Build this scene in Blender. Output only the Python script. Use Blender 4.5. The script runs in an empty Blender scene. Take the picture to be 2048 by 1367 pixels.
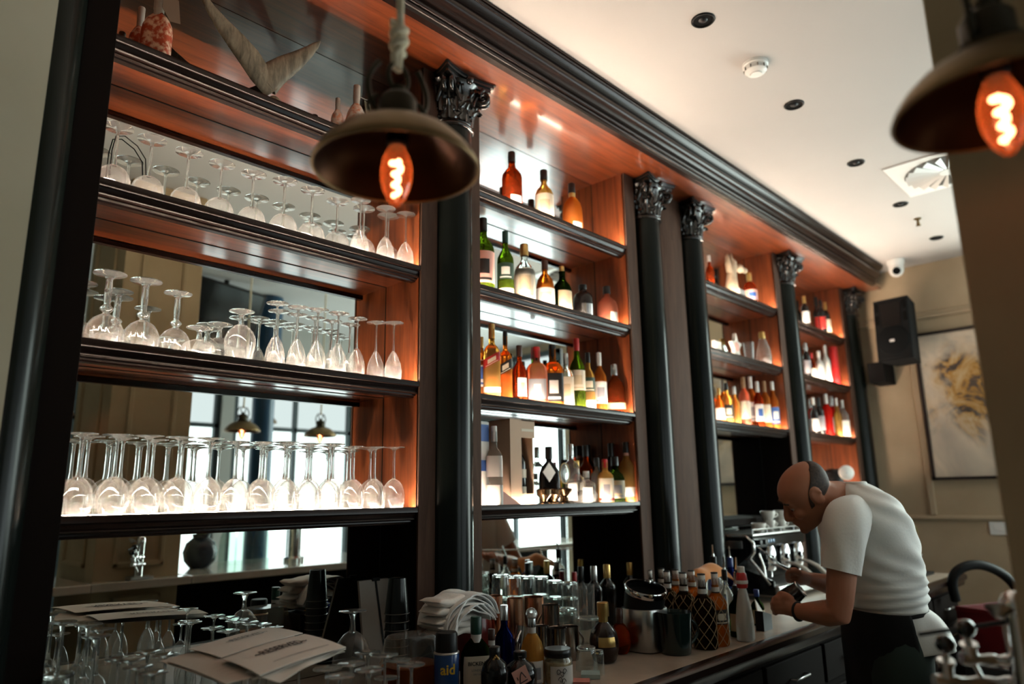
import bpy, bmesh, math, random
from mathutils import Vector, Matrix
random.seed(11)
PI = math.pi
C = bpy.context.scene.collection
R_ = math.radians

# ------------------------------------------------------------------ camera geometry
IW, IH = 2048, 1367
CX, CY = 1024.0, 683.5
_vx = (2427 - CX, 972 - CY)
_vz = (920 - CX, -5900 - CY)
FPX = math.sqrt(-(_vx[0] * _vz[0] + _vx[1] * _vz[1]))
AX = Vector((_vx[0], _vx[1], FPX)).normalized()
AZ = Vector((_vz[0], _vz[1], FPX)).normalized()
AY = AZ.cross(AX)
CAM = Vector((0.0, -1.9, 1.47))          # face of the back bar is y = 0, floor is z = 0

def ray(u, v):
    d = Vector((u - CX, v - CY, FPX))
    return Vector((AX.dot(d), AY.dot(d), AZ.dot(d)))
def at_y(u, v, y):
    d = ray(u, v); return CAM + d * ((y - CAM.y) / d.y)
def at_z(u, v, z):
    d = ray(u, v); return CAM + d * ((z - CAM.z) / d.z)
def at_x(u, v, x):
    d = ray(u, v); return CAM + d * ((x - CAM.x) / d.x)
def at_d(u, v, dep):
    return CAM + ray(u, v) * (dep / FPX)
def depth(p):
    q = Vector(p) - CAM
    return AX.z * q.x + AY.z * q.y + AZ.z * q.z

# ------------------------------------------------------------------ materials
MATS = {}
def _new(name):
    m = bpy.data.materials.new(name); m.use_nodes = True
    nt = m.node_tree
    b = nt.nodes['Principled BSDF']
    MATS[name] = m
    return m, nt, b
def M(name, col, rough=.5, metal=0., spec=.5, coat=0., crough=.05, emit=None, es=0., trans=0., ior=1.45, noise=None, bump=None, sheen=0., alpha=1.):
    if name in MATS: return MATS[name]
    m, nt, b = _new(name)
    b.inputs['Base Color'].default_value = (*col, 1)
    b.inputs['Roughness'].default_value = rough
    b.inputs['Metallic'].default_value = metal
    b.inputs['Specular IOR Level'].default_value = spec
    b.inputs['Coat Weight'].default_value = coat
    b.inputs['Coat Roughness'].default_value = crough
    b.inputs['Transmission Weight'].default_value = trans
    b.inputs['IOR'].default_value = ior
    b.inputs['Sheen Weight'].default_value = sheen
    b.inputs['Alpha'].default_value = alpha
    if emit:
        b.inputs['Emission Color'].default_value = (*emit, 1)
        b.inputs['Emission Strength'].default_value = es
    if noise or bump:
        tc = nt.nodes.new('ShaderNodeTexCoord')
    if noise:
        sc, col2, lo, hi = noise
        n = nt.nodes.new('ShaderNodeTexNoise'); n.inputs['Scale'].default_value = sc; n.inputs['Detail'].default_value = 6
        nt.links.new(tc.outputs['Object'], n.inputs['Vector'])
        r = nt.nodes.new('ShaderNodeValToRGB')
        r.color_ramp.elements[0].position = lo; r.color_ramp.elements[1].position = hi
        r.color_ramp.elements[0].color = (*col, 1); r.color_ramp.elements[1].color = (*col2, 1)
        nt.links.new(n.outputs['Fac'], r.inputs['Fac'])
        nt.links.new(r.outputs['Color'], b.inputs['Base Color'])
    if bump:
        sc, st = bump
        n = nt.nodes.new('ShaderNodeTexNoise'); n.inputs['Scale'].default_value = sc; n.inputs['Detail'].default_value = 4
        nt.links.new(tc.outputs['Object'], n.inputs['Vector'])
        bp = nt.nodes.new('ShaderNodeBump'); bp.inputs['Strength'].default_value = st; bp.inputs['Distance'].default_value = .01
        nt.links.new(n.outputs['Fac'], bp.inputs['Height'])
        nt.links.new(bp.outputs['Normal'], b.inputs['Normal'])
    return m
def WOOD(name, c1, c2, stretch=(1.2, 16, 16), rough=.35, coat=.6, crough=.12, scale=3.0, cior=1.5, spec=.5):
    if name in MATS: return MATS[name]
    m, nt, b = _new(name)
    tc = nt.nodes.new('ShaderNodeTexCoord'); mp = nt.nodes.new('ShaderNodeMapping')
    mp.inputs['Scale'].default_value = stretch
    nt.links.new(tc.outputs['Object'], mp.inputs['Vector'])
    n = nt.nodes.new('ShaderNodeTexNoise'); n.inputs['Scale'].default_value = scale; n.inputs['Detail'].default_value = 9
    n.inputs['Roughness'].default_value = .65; n.inputs['Distortion'].default_value = .6
    nt.links.new(mp.outputs['Vector'], n.inputs['Vector'])
    r = nt.nodes.new('ShaderNodeValToRGB')
    r.color_ramp.elements[0].position = .32; r.color_ramp.elements[1].position = .68
    r.color_ramp.elements[0].color = (*c1, 1); r.color_ramp.elements[1].color = (*c2, 1)
    nt.links.new(n.outputs['Fac'], r.inputs['Fac'])
    n2 = nt.nodes.new('ShaderNodeTexNoise'); n2.inputs['Scale'].default_value = 2.2; n2.inputs['Detail'].default_value = 3
    nt.links.new(tc.outputs['Object'], n2.inputs['Vector'])
    mx = nt.nodes.new('ShaderNodeMix'); mx.data_type = 'RGBA'; mx.blend_type = 'MULTIPLY'
    mx.inputs[0].default_value = .35
    nt.links.new(r.outputs['Color'], mx.inputs[6]); nt.links.new(n2.outputs['Fac'], mx.inputs[7])
    nt.links.new(mx.outputs[2], b.inputs['Base Color'])
    b.inputs['Roughness'].default_value = rough
    b.inputs['Coat Weight'].default_value = coat; b.inputs['Coat Roughness'].default_value = crough; b.inputs['Coat IOR'].default_value = cior; b.inputs['Specular IOR Level'].default_value = spec
    return m
def THIN(name, tint=(1, 1, 1), film=.05, gl=.55, base=.045, rough=.02, fc=(.9, .9, .88)):
    """thin clear glass wall: see-through face on, mirror-like towards the edge"""
    if name in MATS: return MATS[name]
    m = bpy.data.materials.new(name); m.use_nodes = True; MATS[name] = m
    nt = m.node_tree; nt.nodes.clear()
    out = nt.nodes.new('ShaderNodeOutputMaterial')
    tr = nt.nodes.new('ShaderNodeBsdfTransparent'); tr.inputs['Color'].default_value = (*tint, 1)
    gs = nt.nodes.new('ShaderNodeBsdfGlossy'); gs.inputs['Roughness'].default_value = rough
    df = nt.nodes.new('ShaderNodeBsdfTranslucent'); df.inputs['Color'].default_value = (*fc, 1)
    d2 = nt.nodes.new('ShaderNodeBsdfDiffuse'); d2.inputs['Color'].default_value = (*fc, 1)
    mm = nt.nodes.new('ShaderNodeMixShader'); mm.inputs['Fac'].default_value = .5
    nt.links.new(df.outputs[0], mm.inputs[1]); nt.links.new(d2.outputs[0], mm.inputs[2])
    lw = nt.nodes.new('ShaderNodeLayerWeight'); lw.inputs['Blend'].default_value = .5
    pw = nt.nodes.new('ShaderNodeMath'); pw.operation = 'POWER'; pw.inputs[1].default_value = 3.2
    nt.links.new(lw.outputs['Facing'], pw.inputs[0])
    ma = nt.nodes.new('ShaderNodeMath'); ma.operation = 'MULTIPLY_ADD'; ma.inputs[1].default_value = gl; ma.inputs[2].default_value = base
    nt.links.new(pw.outputs[0], ma.inputs[0])
    s1 = nt.nodes.new('ShaderNodeMixShader'); s1.inputs['Fac'].default_value = film
    fm = nt.nodes.new('ShaderNodeMath'); fm.operation = 'MULTIPLY_ADD'; fm.inputs[1].default_value = film * 2.5; fm.inputs[2].default_value = film * .5
    nt.links.new(pw.outputs[0], fm.inputs[0]); nt.links.new(fm.outputs[0], s1.inputs['Fac'])
    nt.links.new(tr.outputs[0], s1.inputs[1]); nt.links.new(mm.outputs[0], s1.inputs[2])
    s2 = nt.nodes.new('ShaderNodeMixShader')
    nt.links.new(ma.outputs[0], s2.inputs['Fac'])
    nt.links.new(s1.outputs[0], s2.inputs[1]); nt.links.new(gs.outputs[0], s2.inputs[2])
    nt.links.new(s2.outputs[0], out.inputs['Surface'])
    return m
def SOLID(name, col, milk=.0, ior=1.45, rough=0., milkcol=None):
    """solid refracting glass or filled bottle, with some translucent body"""
    if name in MATS: return MATS[name]
    m = bpy.data.materials.new(name); m.use_nodes = True; MATS[name] = m
    nt = m.node_tree; nt.nodes.clear()
    out = nt.nodes.new('ShaderNodeOutputMaterial')
    g = nt.nodes.new('ShaderNodeBsdfGlass'); g.inputs['Color'].default_value = (*col, 1); g.inputs['IOR'].default_value = ior; g.inputs['Roughness'].default_value = rough
    if milk > 0:
        mc = milkcol or col
        t = nt.nodes.new('ShaderNodeBsdfTranslucent'); t.inputs['Color'].default_value = (*mc, 1)
        d = nt.nodes.new('ShaderNodeBsdfDiffuse'); d.inputs['Color'].default_value = (*mc, 1)
        a = nt.nodes.new('ShaderNodeMixShader'); a.inputs['Fac'].default_value = .5
        nt.links.new(t.outputs[0], a.inputs[1]); nt.links.new(d.outputs[0], a.inputs[2])
        mx = nt.nodes.new('ShaderNodeMixShader'); mx.inputs['Fac'].default_value = milk
        nt.links.new(g.outputs[0], mx.inputs[1]); nt.links.new(a.outputs[0], mx.inputs[2])
        nt.links.new(mx.outputs[0], out.inputs['Surface'])
    else:
        nt.links.new(g.outputs[0], out.inputs['Surface'])
    return m
def EMIT(name, col, st):
    if name in MATS: return MATS[name]
    m = bpy.data.materials.new(name); m.use_nodes = True; MATS[name] = m
    nt = m.node_tree; nt.nodes.clear()
    out = nt.nodes.new('ShaderNodeOutputMaterial'); e = nt.nodes.new('ShaderNodeEmission')
    e.inputs['Color'].default_value = (*col, 1); e.inputs['Strength'].default_value = st
    nt.links.new(e.outputs[0], out.inputs['Surface'])
    return m

# ------------------------------------------------------------------ mesh helpers
def NB(): return bmesh.new()
def box(bm, x0, x1, y0, y1, z0, z1, bev=0., mtx=None):
    r = bmesh.ops.create_cube(bm, size=1)
    vs = r['verts']
    for v in vs:
        v.co = Vector((x0 + (v.co.x + .5) * (x1 - x0), y0 + (v.co.y + .5) * (y1 - y0), z0 + (v.co.z + .5) * (z1 - z0)))
    if bev > 0:
        es = list({e for v in vs for e in v.link_edges})
        r2 = bmesh.ops.bevel(bm, geom=es, offset=bev, segments=2, affect='EDGES', profile=.5)
        vs = list({v for v in r2['verts']} | {v for v in vs if v.is_valid})
    if mtx is not None:
        for v in vs: v.co = mtx @ v.co
    return vs
def lathe(bm, prof, seg=28, c=(0, 0, 0), n=2.0, fy=1.0, mtx=None, capb=True, capt=True, cos=None):
    """revolve (r, z) pairs; n > 2 squares the section, fy flattens it"""
    rings = []
    new = []
    for (r, z) in prof:
        if r < 1e-6:
            v = bm.verts.new((c[0], c[1], c[2] + z)); rings.append([v]); new.append(v); continue
        ring = []
        for i in range(seg):
            a = 2 * PI * i / seg
            ca, sa = math.cos(a), math.sin(a)
            k = 1.0 if n == 2.0 else 1.0 / ((abs(ca) ** n + abs(sa) ** n) ** (1.0 / n))
            v = bm.verts.new((c[0] + r * k * ca, c[1] + r * k * sa * fy, c[2] + z)); ring.append(v); new.append(v)
        rings.append(ring)
    for a, b in zip(rings[:-1], rings[1:]):
        if len(a) == 1 and len(b) == 1: continue
        for i in range(seg):
            j = (i + 1) % seg
            if len(a) == 1: bm.faces.new((a[0], b[j], b[i]))
            elif len(b) == 1: bm.faces.new((a[i], a[j], b[0]))
            else: bm.faces.new((a[i], a[j], b[j], b[i]))
    if capb and len(rings[0]) > 1: bm.faces.new(list(reversed(rings[0])))
    if capt and len(rings[-1]) > 1: bm.faces.new(rings[-1])
    if mtx is not None:
        for v in new: v.co = mtx @ v.co
    return new
def tube(bm, pts, rad, seg=10, cap=True, closed=False):
    pts = [Vector(p) for p in pts]
    n = len(pts)
    rads = rad if isinstance(rad, (list, tuple)) else [rad] * n
    rings = []
    up = None
    for i, p in enumerate(pts):
        a = pts[i - 1] if i > 0 or closed else pts[i]
        b = pts[(i + 1) % n] if i < n - 1 or closed else pts[i]
        t = (b - a)
        if t.length < 1e-9: t = Vector((0, 0, 1))
        t.normalize()
        if up is None:
            up = Vector((0, 0, 1)) if abs(t.z) < .9 else Vector((1, 0, 0))
        s = t.cross(up)
        if s.length < 1e-6: s = t.cross(Vector((0, 1, 0)))
        s.normalize(); up = s.cross(t).normalized()
        rings.append([bm.verts.new(p + (s * math.cos(2 * PI * k / seg) + up * math.sin(2 * PI * k / seg)) * rads[i]) for k in range(seg)])
    prs = list(zip(rings[:-1], rings[1:]))
    if closed: prs.append((rings[-1], rings[0]))
    for a, b in prs:
        for k in range(seg):
            j = (k + 1) % seg
            bm.faces.new((a[k], a[j], b[j], b[k]))
    if cap and not closed:
        bm.faces.new(list(reversed(rings[0]))); bm.faces.new(rings[-1])
def prism_x(bm, prof, x0, x1, caps=True):
    """closed (y, z) outline pulled along x"""
    a = [bm.verts.new((x0, y, z)) for y, z in prof]
    b = [bm.verts.new((x1, y, z)) for y, z in prof]
    n = len(prof)
    for i in range(n):
        j = (i + 1) % n
        bm.faces.new((a[i], b[i], b[j], a[j]))
    if caps:
        bm.faces.new(a); bm.faces.new(list(reversed(b)))
def prism(bm, outline, d):
    """closed 3-D outline pulled along vector d"""
    d = Vector(d)
    a = [bm.verts.new(Vector(p)) for p in outline]
    b = [bm.verts.new(Vector(p) + d) for p in outline]
    n = len(a)
    for i in range(n):
        j = (i + 1) % n
        bm.faces.new((a[i], a[j], b[j], b[i]))
    bm.faces.new(list(reversed(a))); bm.faces.new(b)
def ball(bm, c, r, seg=20, rings=12, mtx=None):
    rr = r if isinstance(r, (list, tuple)) else (r, r, r)
    o = bmesh.ops.create_uvsphere(bm, u_segments=seg, v_segments=rings, radius=1)
    for v in o['verts']:
        v.co = Vector((v.co.x * rr[0], v.co.y * rr[1], v.co.z * rr[2]))
        if mtx is not None: v.co = mtx @ v.co
        v.co = v.co + Vector(c)
    return o['verts']
def loft(bm, rings, caps=True, closed=True):
    rv = [[bm.verts.new(Vector(p)) for p in r] for r in rings]
    for a, b in zip(rv[:-1], rv[1:]):
        n = len(a)
        for i in range(n if closed else n - 1):
            j = (i + 1) % n
            bm.faces.new((a[i], a[j], b[j], b[i]))
    if caps:
        bm.faces.new(list(reversed(rv[0]))); bm.faces.new(rv[-1])
    return rv
def grid(bm, fn, nu, nv):
    vs = [[bm.verts.new(Vector(fn(i / nu, j / nv))) for j in range(nv + 1)] for i in range(nu + 1)]
    for i in range(nu):
        for j in range(nv):
            bm.faces.new((vs[i][j], vs[i + 1][j], vs[i + 1][j + 1], vs[i][j + 1]))
    return vs
def solidify(bm, t):
    bmesh.ops.recalc_face_normals(bm, faces=bm.faces[:])
    bmesh.ops.solidify(bm, geom=bm.faces[:], thickness=t)

# ------------------------------------------------------------------ object helpers
BASE = {}
def obj(name, bm, mat, parent=None, smooth=35, fix=True):
    """one mesh object; its vertices are given in world space and stored relative to the thing's base"""
    if fix: bmesh.ops.recalc_face_normals(bm, faces=bm.faces[:])
    base = BASE.get(parent.name, Vector()) if parent else Vector()
    if base.length > 0:
        for v in bm.verts: v.co = v.co - base
    me = bpy.data.meshes.new(name); bm.to_mesh(me); bm.free()
    if smooth:
        me.shade_smooth(); me.set_sharp_from_angle(angle=R_(smooth))
    me.materials.append(mat)
    o = bpy.data.objects.new(name, me); C.objects.link(o)
    if parent:
        o.parent = parent
        BASE[o.name] = base
    return o
def solo(name, bm, mat, label, cat, group=None, smooth=35):
    """a thing that is one mesh, with its origin at its base"""
    xs = [v.co.x for v in bm.verts]; ys = [v.co.y for v in bm.verts]; zs = [v.co.z for v in bm.verts]
    b = Vector(((min(xs) + max(xs)) / 2, (min(ys) + max(ys)) / 2, min(zs)))
    for v in bm.verts: v.co = v.co - b
    o = obj(name, bm, mat, None, smooth)
    o.location = b; BASE[o.name] = b
    return tag(o, label, cat, group)
def tag(o, label, cat, group=None):
    o['label'] = label; o['category'] = cat
    if group: o['group'] = group
    return o
def thing(name, label, cat, loc=(0, 0, 0), group=None):
    o = bpy.data.objects.new(name, None); C.objects.link(o)
    o.empty_display_size = .05
    o.location = Vector(loc); BASE[o.name] = Vector(loc)
    return tag(o, label, cat, group)
def struct(name, bm, mat, smooth=0):
    o = obj(name, bm, mat, None, smooth); o['kind'] = 'structure'; return o
def dup(root, loc, label, rotz=0., group=None, scale=None):
    r = root.copy(); C.objects.link(r)
    r.location = Vector(loc); r.rotation_euler = (0, 0, round(rotz / (PI / 2)) * PI / 2)
    if scale: r.scale = (scale, scale, scale) if not isinstance(scale, tuple) else scale
    r['label'] = label
    if group: r['group'] = group
    for ch in list(root.children):
        c = ch.copy(); C.objects.link(c); c.parent = r
        for g in list(ch.children):
            d = g.copy(); C.objects.link(d); d.parent = c
    BASE[r.name] = Vector(loc)
    return r
def text_bm(s, size, depth_=.0, shear=0., spacing=1.):
    cu = bpy.data.curves.new('lettering', 'FONT'); cu.body = s; cu.size = size; cu.align_x = 'CENTER'; cu.align_y = 'CENTER'
    cu.extrude = depth_; cu.offset = size * .022; cu.resolution_u = 3; cu.shear = shear; cu.space_character = spacing
    o = bpy.data.objects.new('lettering', cu); C.objects.link(o)
    dg = bpy.context.evaluated_depsgraph_get()
    me = bpy.data.meshes.new_from_object(o.evaluated_get(dg))
    bm = NB(); bm.from_mesh(me)
    bpy.data.objects.remove(o); bpy.data.curves.remove(cu); bpy.data.meshes.remove(me)
    return bm
ORD = ['first', 'second', 'third', 'fourth', 'fifth', 'sixth', 'seventh', 'eighth', 'ninth', 'tenth', 'eleventh', 'twelfth', 'thirteenth', 'fourteenth', 'fifteenth', 'sixteenth', 'seventeenth', 'eighteenth', 'nineteenth', 'twentieth']
def table(rows, t):
    """smooth interpolation of rows of numbers"""
    n = len(rows) - 1; s = min(max(t, 0), 1) * n; i = min(int(s), n - 1); f = s - i
    p0, p1, p2, p3 = rows[max(0, i - 1)], rows[i], rows[i + 1], rows[min(n, i + 2)]
    return [.5 * (2 * b + (c - a) * f + (2 * a - 5 * b + 4 * c - d) * f * f + (3 * b - a - 3 * c + d) * f ** 3) for a, b, c, d in zip(p0, p1, p2, p3)]
# ------------------------------------------------------------------ shared materials
mahog = WOOD('mahogany', (.10, .018, .005), (.28, .060, .014), (1.0, 14, 14), rough=.36, coat=1., crough=.10, cior=2.0)
mahog_up = WOOD('mahogany_upright', (.15, .030, .008), (.34, .085, .022), (14, 14, 1.0), rough=.4, coat=.35, crough=.16)
ebony = WOOD('dark_moulding', (.010, .005, .004), (.026, .012, .009), (1.0, 12, 12), rough=.24, coat=.0, spec=.3)
fin_m = WOOD('walnut_face', (.062, .031, .020), (.112, .060, .040), (10, 10, 1), rough=.75, coat=.0, crough=.3, spec=.2)
black_l = M('black_lacquer', (.006, .008, .007), rough=.2, spec=.16)
black_c = M('black_carving', (.007, .006, .005), rough=.24, coat=.6, crough=.12)
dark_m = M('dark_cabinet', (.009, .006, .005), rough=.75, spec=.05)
mirror_m = M('silvered_mirror', (.83, .88, .84), rough=.0, metal=1.)
led_m = EMIT('led_warm', (1., .80, .62), 205.)
plaster = M('beige_plaster', (.40, .31, .20), rough=.85, noise=(2.0, (.49, .385, .26), .35, .65), bump=(40, .08))
plaster_d = M('olive_plaster', (.52, .46, .33), rough=.9, noise=(2.2, (.60, .535, .40), .35, .65), bump=(40, .06))
ceil_m = M('cream_ceiling', (.46, .435, .415), rough=.9, noise=(1.1, (.495, .47, .45), .3, .7))
tile_m = M('pale_floor', (.48, .45, .40), rough=.25, coat=.8, crough=.06, noise=(1.5, (.58, .55, .50), .3, .7))
white_w = M('white_wall', (.42, .41, .38), rough=.9)
chrome = M('chrome', (.80, .80, .80), rough=.08, metal=1.)
steel = M('brushed_steel', (.55, .55, .54), rough=.28, metal=1.)
copper = M('copper', (.60, .27, .15), rough=.2, metal=1.)
brass = M('aged_brass', (.17, .112, .05), rough=.42, metal=1., noise=(9, (.26, .175, .085), .3, .7))
blk = M('black_plastic', (.006, .006, .006), rough=.4, spec=.3)
wht = M('white_plastic', (.80, .79, .76), rough=.4)
porc = M('white_porcelain', (.78, .75, .69), rough=.15, coat=.5)
rubber = M('black_rubber', (.005, .005, .005), rough=.55, spec=.2)

SOF = 3.06       # underside of the canopy
CEIL = 3.206
COUNTER = .94
MIR = .20        # mirror plane

# ------------------------------------------------------------------ the room
b = NB(); box(b, -3.2, 6.5, -5.4, .5, -.1, 0); struct('floor', b, tile_m)
b = NB(); box(b, -3.2, 6.5, -5.4, .5, CEIL, CEIL + .1); struct('ceiling', b, ceil_m)
b = NB(); box(b, -3.2, 6.5, .30, .42, 0, CEIL); struct('wall_back', b, plaster)
b = NB(); box(b, 6.1, 6.3, -5.2, .3, 0, CEIL); struct('wall_right', b, plaster)
b = NB(); box(b, -3.2, -3.0, -5.2, .3, 0, CEIL); struct('wall_left', b, white_w)
b = NB(); box(b, -3.0, .328, -.16, .30, 0, CEIL); struct('wall_pier', b, plaster_d)
# street side: tall windows behind the camera
FY = -4.3
wins = [(1.7, 2.95), (3.07, 4.4), (4.52, 5.95)]
WZ0, WZ1 = .12, 2.9
b = NB()
box(b, -3.2, 6.3, FY - .12, FY, 0, WZ0); box(b, -3.2, 6.3, FY - .12, FY, WZ1, CEIL)
xs = [-3.2] + [q for w in wins for q in w] + [6.3]
for i in range(0, len(xs), 2): box(b, xs[i], xs[i + 1], FY - .12, FY, WZ0, WZ1)
struct('wall_front', b, white_w)
day_m = EMIT('daylight', (.84, .97, .97), 2.6); sheer_m = EMIT('sheer_curtain_light', (.86, .95, .97), 1.0)
day2_m = EMIT('street_daylight', (.84, 1.0, .93), 14.5)
frame_m = M('window_frame_dark', (.03, .045, .05), rough=.5)
for i, (a, c) in enumerate(wins):
    b = NB(); w = .05
    for (p, q, r, s) in ((a, a + w, WZ0, WZ1), (c - w, c, WZ0, WZ1), (a, c, WZ0, WZ0 + w), (a, c, WZ1 - w, WZ1), (a, c, 2.15, 2.19), ((a + c) / 2 - .02, (a + c) / 2 + .02, WZ0, WZ1)):
        box(b, p, q, FY - .09, FY - .03, r, s)
    f = struct('window_%d' % (i + 1), b, frame_m)
    b = NB(); box(b, a, c, FY - .085, FY - .075, WZ0, 2.17); obj('pane', b, day_m, f, 0)
    b = NB(); box(b, a, c, FY - .085, FY - .075, 2.17, WZ1); obj('transom_pane', b, sheer_m, f, 0)
# tall side windows in the end wall, on the customers' side of the bar
net_day = EMIT('curtained_daylight', (.84, .97, .98), 7.0)
for wi, (WY0, WY1, WS, pm) in enumerate(((-2.55, -1.25, .9, day2_m), (-4.2, -2.75, .12, net_day))):
    b = NB()
    for (p, q, r, s_) in ((WY0, WY0 + .06, WS, 3.1), (WY1 - .06, WY1, WS, 3.1), (WY0, WY1, WS, WS + .06), (WY0, WY1, 3.04, 3.1), ((WY0 + WY1) / 2 - .03, (WY0 + WY1) / 2 + .03, WS, 3.1), (WY0, WY1, 2.4, 2.45)):
        box(b, 6.04, 6.099, p, q, r, s_)
    f = struct('window_%d' % (4 + wi), b, frame_m)
    b = NB(); box(b, 6.085, 6.095, WY0, WY1, WS, 2.42); obj('pane', b, pm, f, 0)
    b = NB(); box(b, 6.085, 6.095, WY0, WY1, 2.42, 3.1); obj('transom_pane', b, pm if wi == 0 else sheer_m, f, 0)
# end wall mouldings
trim_m = M('beige_trim', (.43, .335, .225), rough=.7)
b = NB()
prism_x(b, [(0, 1.255), (-.022, 1.262), (-.030, 1.275), (-.022, 1.288), (0, 1.295)], 0, 1)
for v in b.verts: v.co = Vector((6.1 + v.co.y, -1.24 + v.co.x * 1.22, v.co.z))
struct('trim_1', b, trim_m)
b = NB()
prism_x(b, [(0, 2.765), (-.02, 2.772), (-.028, 2.785), (-.014, 2.80), (-.02, 2.815), (0, 2.825)], 0, 1)
for v in b.verts: v.co = Vector((6.1 + v.co.y, -1.24 + v.co.x * 1.22, v.co.z))
struct('trim_2', b, trim_m)
b = NB()
for yy in (-.375, ):
    box(b, 6.078, 6.1, yy - .022, yy + .022, 1.295, 2.765, .006)
struct('trim_3', b, trim_m)

# ------------------------------------------------------------------ back bar shelf units
def shelf_profile(z, yf=0.0):
    """closed (y, z) outline of the moulded front edge"""
    return [(yf + .014, z), (yf + .012, z + .006), (yf, z + .006), (yf - .002, z + .003), (yf - .002, z - .011), (yf + .005, z - .013), (yf + .007, z - .017), (yf + .009, z - .024), (yf + .011, z - .027),
            (yf + .007, z - .029), (yf + .006, z - .033), (yf + .010, z - .036), (yf + .018, z - .037), (yf + .018, z - .041), (yf + .028, z - .043), (yf + .03, z - .048), (yf + .05, z - .048), (yf + .05, z - .031), (yf + .0185, z - .031), (yf + .0185, z)]
def unit(x0, x1, shelves, label, left_fin, right_fin, leds):
    t = thing('shelf_unit', label, 'shelving', ((x0 + x1) / 2, .1, 0))
    for xa, xb in ((x0 - .02, x0), (x1, x1 + .02)):
        b = NB(); lo = shelves[-1] - .03; box(b, xa, xb, .004, MIR + .02, lo, SOF); obj('side_panel', b, mahog_up, t, 0)
        b = NB(); box(b, xa, xb, .004, MIR + .02, COUNTER, lo); obj('lower_panel', b, dark_m, t, 0)
    b = NB(); box(b, x0 - .01, x1 + .01, MIR, MIR + .012, COUNTER, SOF); obj('mirror', b, mirror_m, t, 0)
    b = NB(); box(b, x0 - .02, x1 + .02, MIR + .014, MIR + .03, COUNTER, SOF); obj('back_board', b, dark_m, t, 0)
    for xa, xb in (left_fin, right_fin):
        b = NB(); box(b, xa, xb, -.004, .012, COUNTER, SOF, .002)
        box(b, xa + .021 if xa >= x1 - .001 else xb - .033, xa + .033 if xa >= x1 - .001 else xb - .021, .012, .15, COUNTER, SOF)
        obj('face_post', b, dark_m if xa < .45 else fin_m, t, 0)  # leftmost post in the dark colour: dimness at the left edge painted in
    for k, z in enumerate(shelves):
        b = NB(); box(b, x0, x1, .018, MIR - .003, z - .030, z)
        s = obj('shelf', b, mahog, t, 0)  # LED strip sits behind the raised lip
        b = NB(); prism_x(b, shelf_profile(z), x0 - .006, x1 + .001); obj('edge_moulding', b, ebony, s, 50)
        b = NB(); box(b, x0 + .004, x1 - .004, MIR - .0022, MIR - .0004, z - .0318, z - .0302)
        obj('joint_bead', b, blk, s, 0)
        if leds[k]:
            b = NB(); box(b, x0 + .01, x1 - .01, .0165, .0265, z + .0004, z + .0030); obj('light_strip', b, led_m, s, 0)
    for xx, sg in ((x0, 1), (x1, -1)):
        b = NB(); box(b, min(xx, xx + sg * .0016), max(xx, xx + sg * .0016), MIR - .002, MIR - .0004, COUNTER, SOF); obj('corner_bead', b, blk, t, 0)
    return t
XC = [.341, 1.68, 3.013, 3.449, 4.70, 5.93]
BAYS = [(.495, 1.526), (1.815, 2.816), (3.589, 4.54), (4.84, 5.76)]
S1 = [2.678, 2.270, 1.856, 1.438]
S2 = [2.667, 2.265, 1.842, 1.438]
S3 = [2.660, 2.268, 1.862]
S4 = [2.640, 2.262, 1.866, 1.44]
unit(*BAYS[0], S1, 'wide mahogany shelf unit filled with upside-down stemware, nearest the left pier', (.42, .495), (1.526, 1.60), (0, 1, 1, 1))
unit(*BAYS[1], S2, 'mahogany shelf unit of whisky and gin bottles between the first two black columns', (1.757, 1.815), (2.816, 2.90), (1, 1, 1, 1))
unit(*BAYS[2], S3, 'three-shelf mahogany unit with figurine and amber bottles, behind the coffee cups', (3.53, 3.589), (4.54, 4.62), (1, 1, 1))
unit(*BAYS[3], S4, 'farthest narrow mahogany shelf unit with red bottles, next to the speaker', (4.78, 4.84), (5.76, 5.84), (1, 1, 1, 1))
# flat pilaster between the paired columns
b = NB(); box(b, 3.115, 3.347, -.004, .02, COUNTER, SOF, .002); box(b, 3.125, 3.337, -.009, -.004, COUNTER + .05, SOF - .25, .002)
solo('pilaster_panel', b, fin_m, 'flat brown wooden panel between the two paired black columns', 'panel')
# dark backing of the column niches
for (xa, xb), lab in zip(((1.59, 1.77), (2.89, 3.125), (3.337, 3.54), (4.61, 4.79), (5.83, 6.09), (.30, .43)),
                         ('dark niche board behind the black column nearest the camera', 'dark niche board behind the left one of the paired columns', 'dark niche board behind the right one of the paired columns',
                          'dark niche board behind the column left of the red bottles', 'dark niche board behind the farthest black column', 'dark niche board at the left pier, behind the leftmost column')):
    b = NB(); box(b, xa, xb, .15, .165, COUNTER, SOF); solo('niche_board', b, dark_m, lab, 'board', None, 0)
# canopy board over everything
b = NB()
for k in range(2):
    y0, y1 = ((-.225, .2) if k == 0 else (.2, .3))
    box(b, .30, 6.06, y0, y1 - (.002 if k == 0 else 0), SOF, SOF + .022)
solo('canopy_board', b, mahog, 'polished red-brown mahogany board roofing the shelf bays under the cornice', 'board', None, 0)
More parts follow.
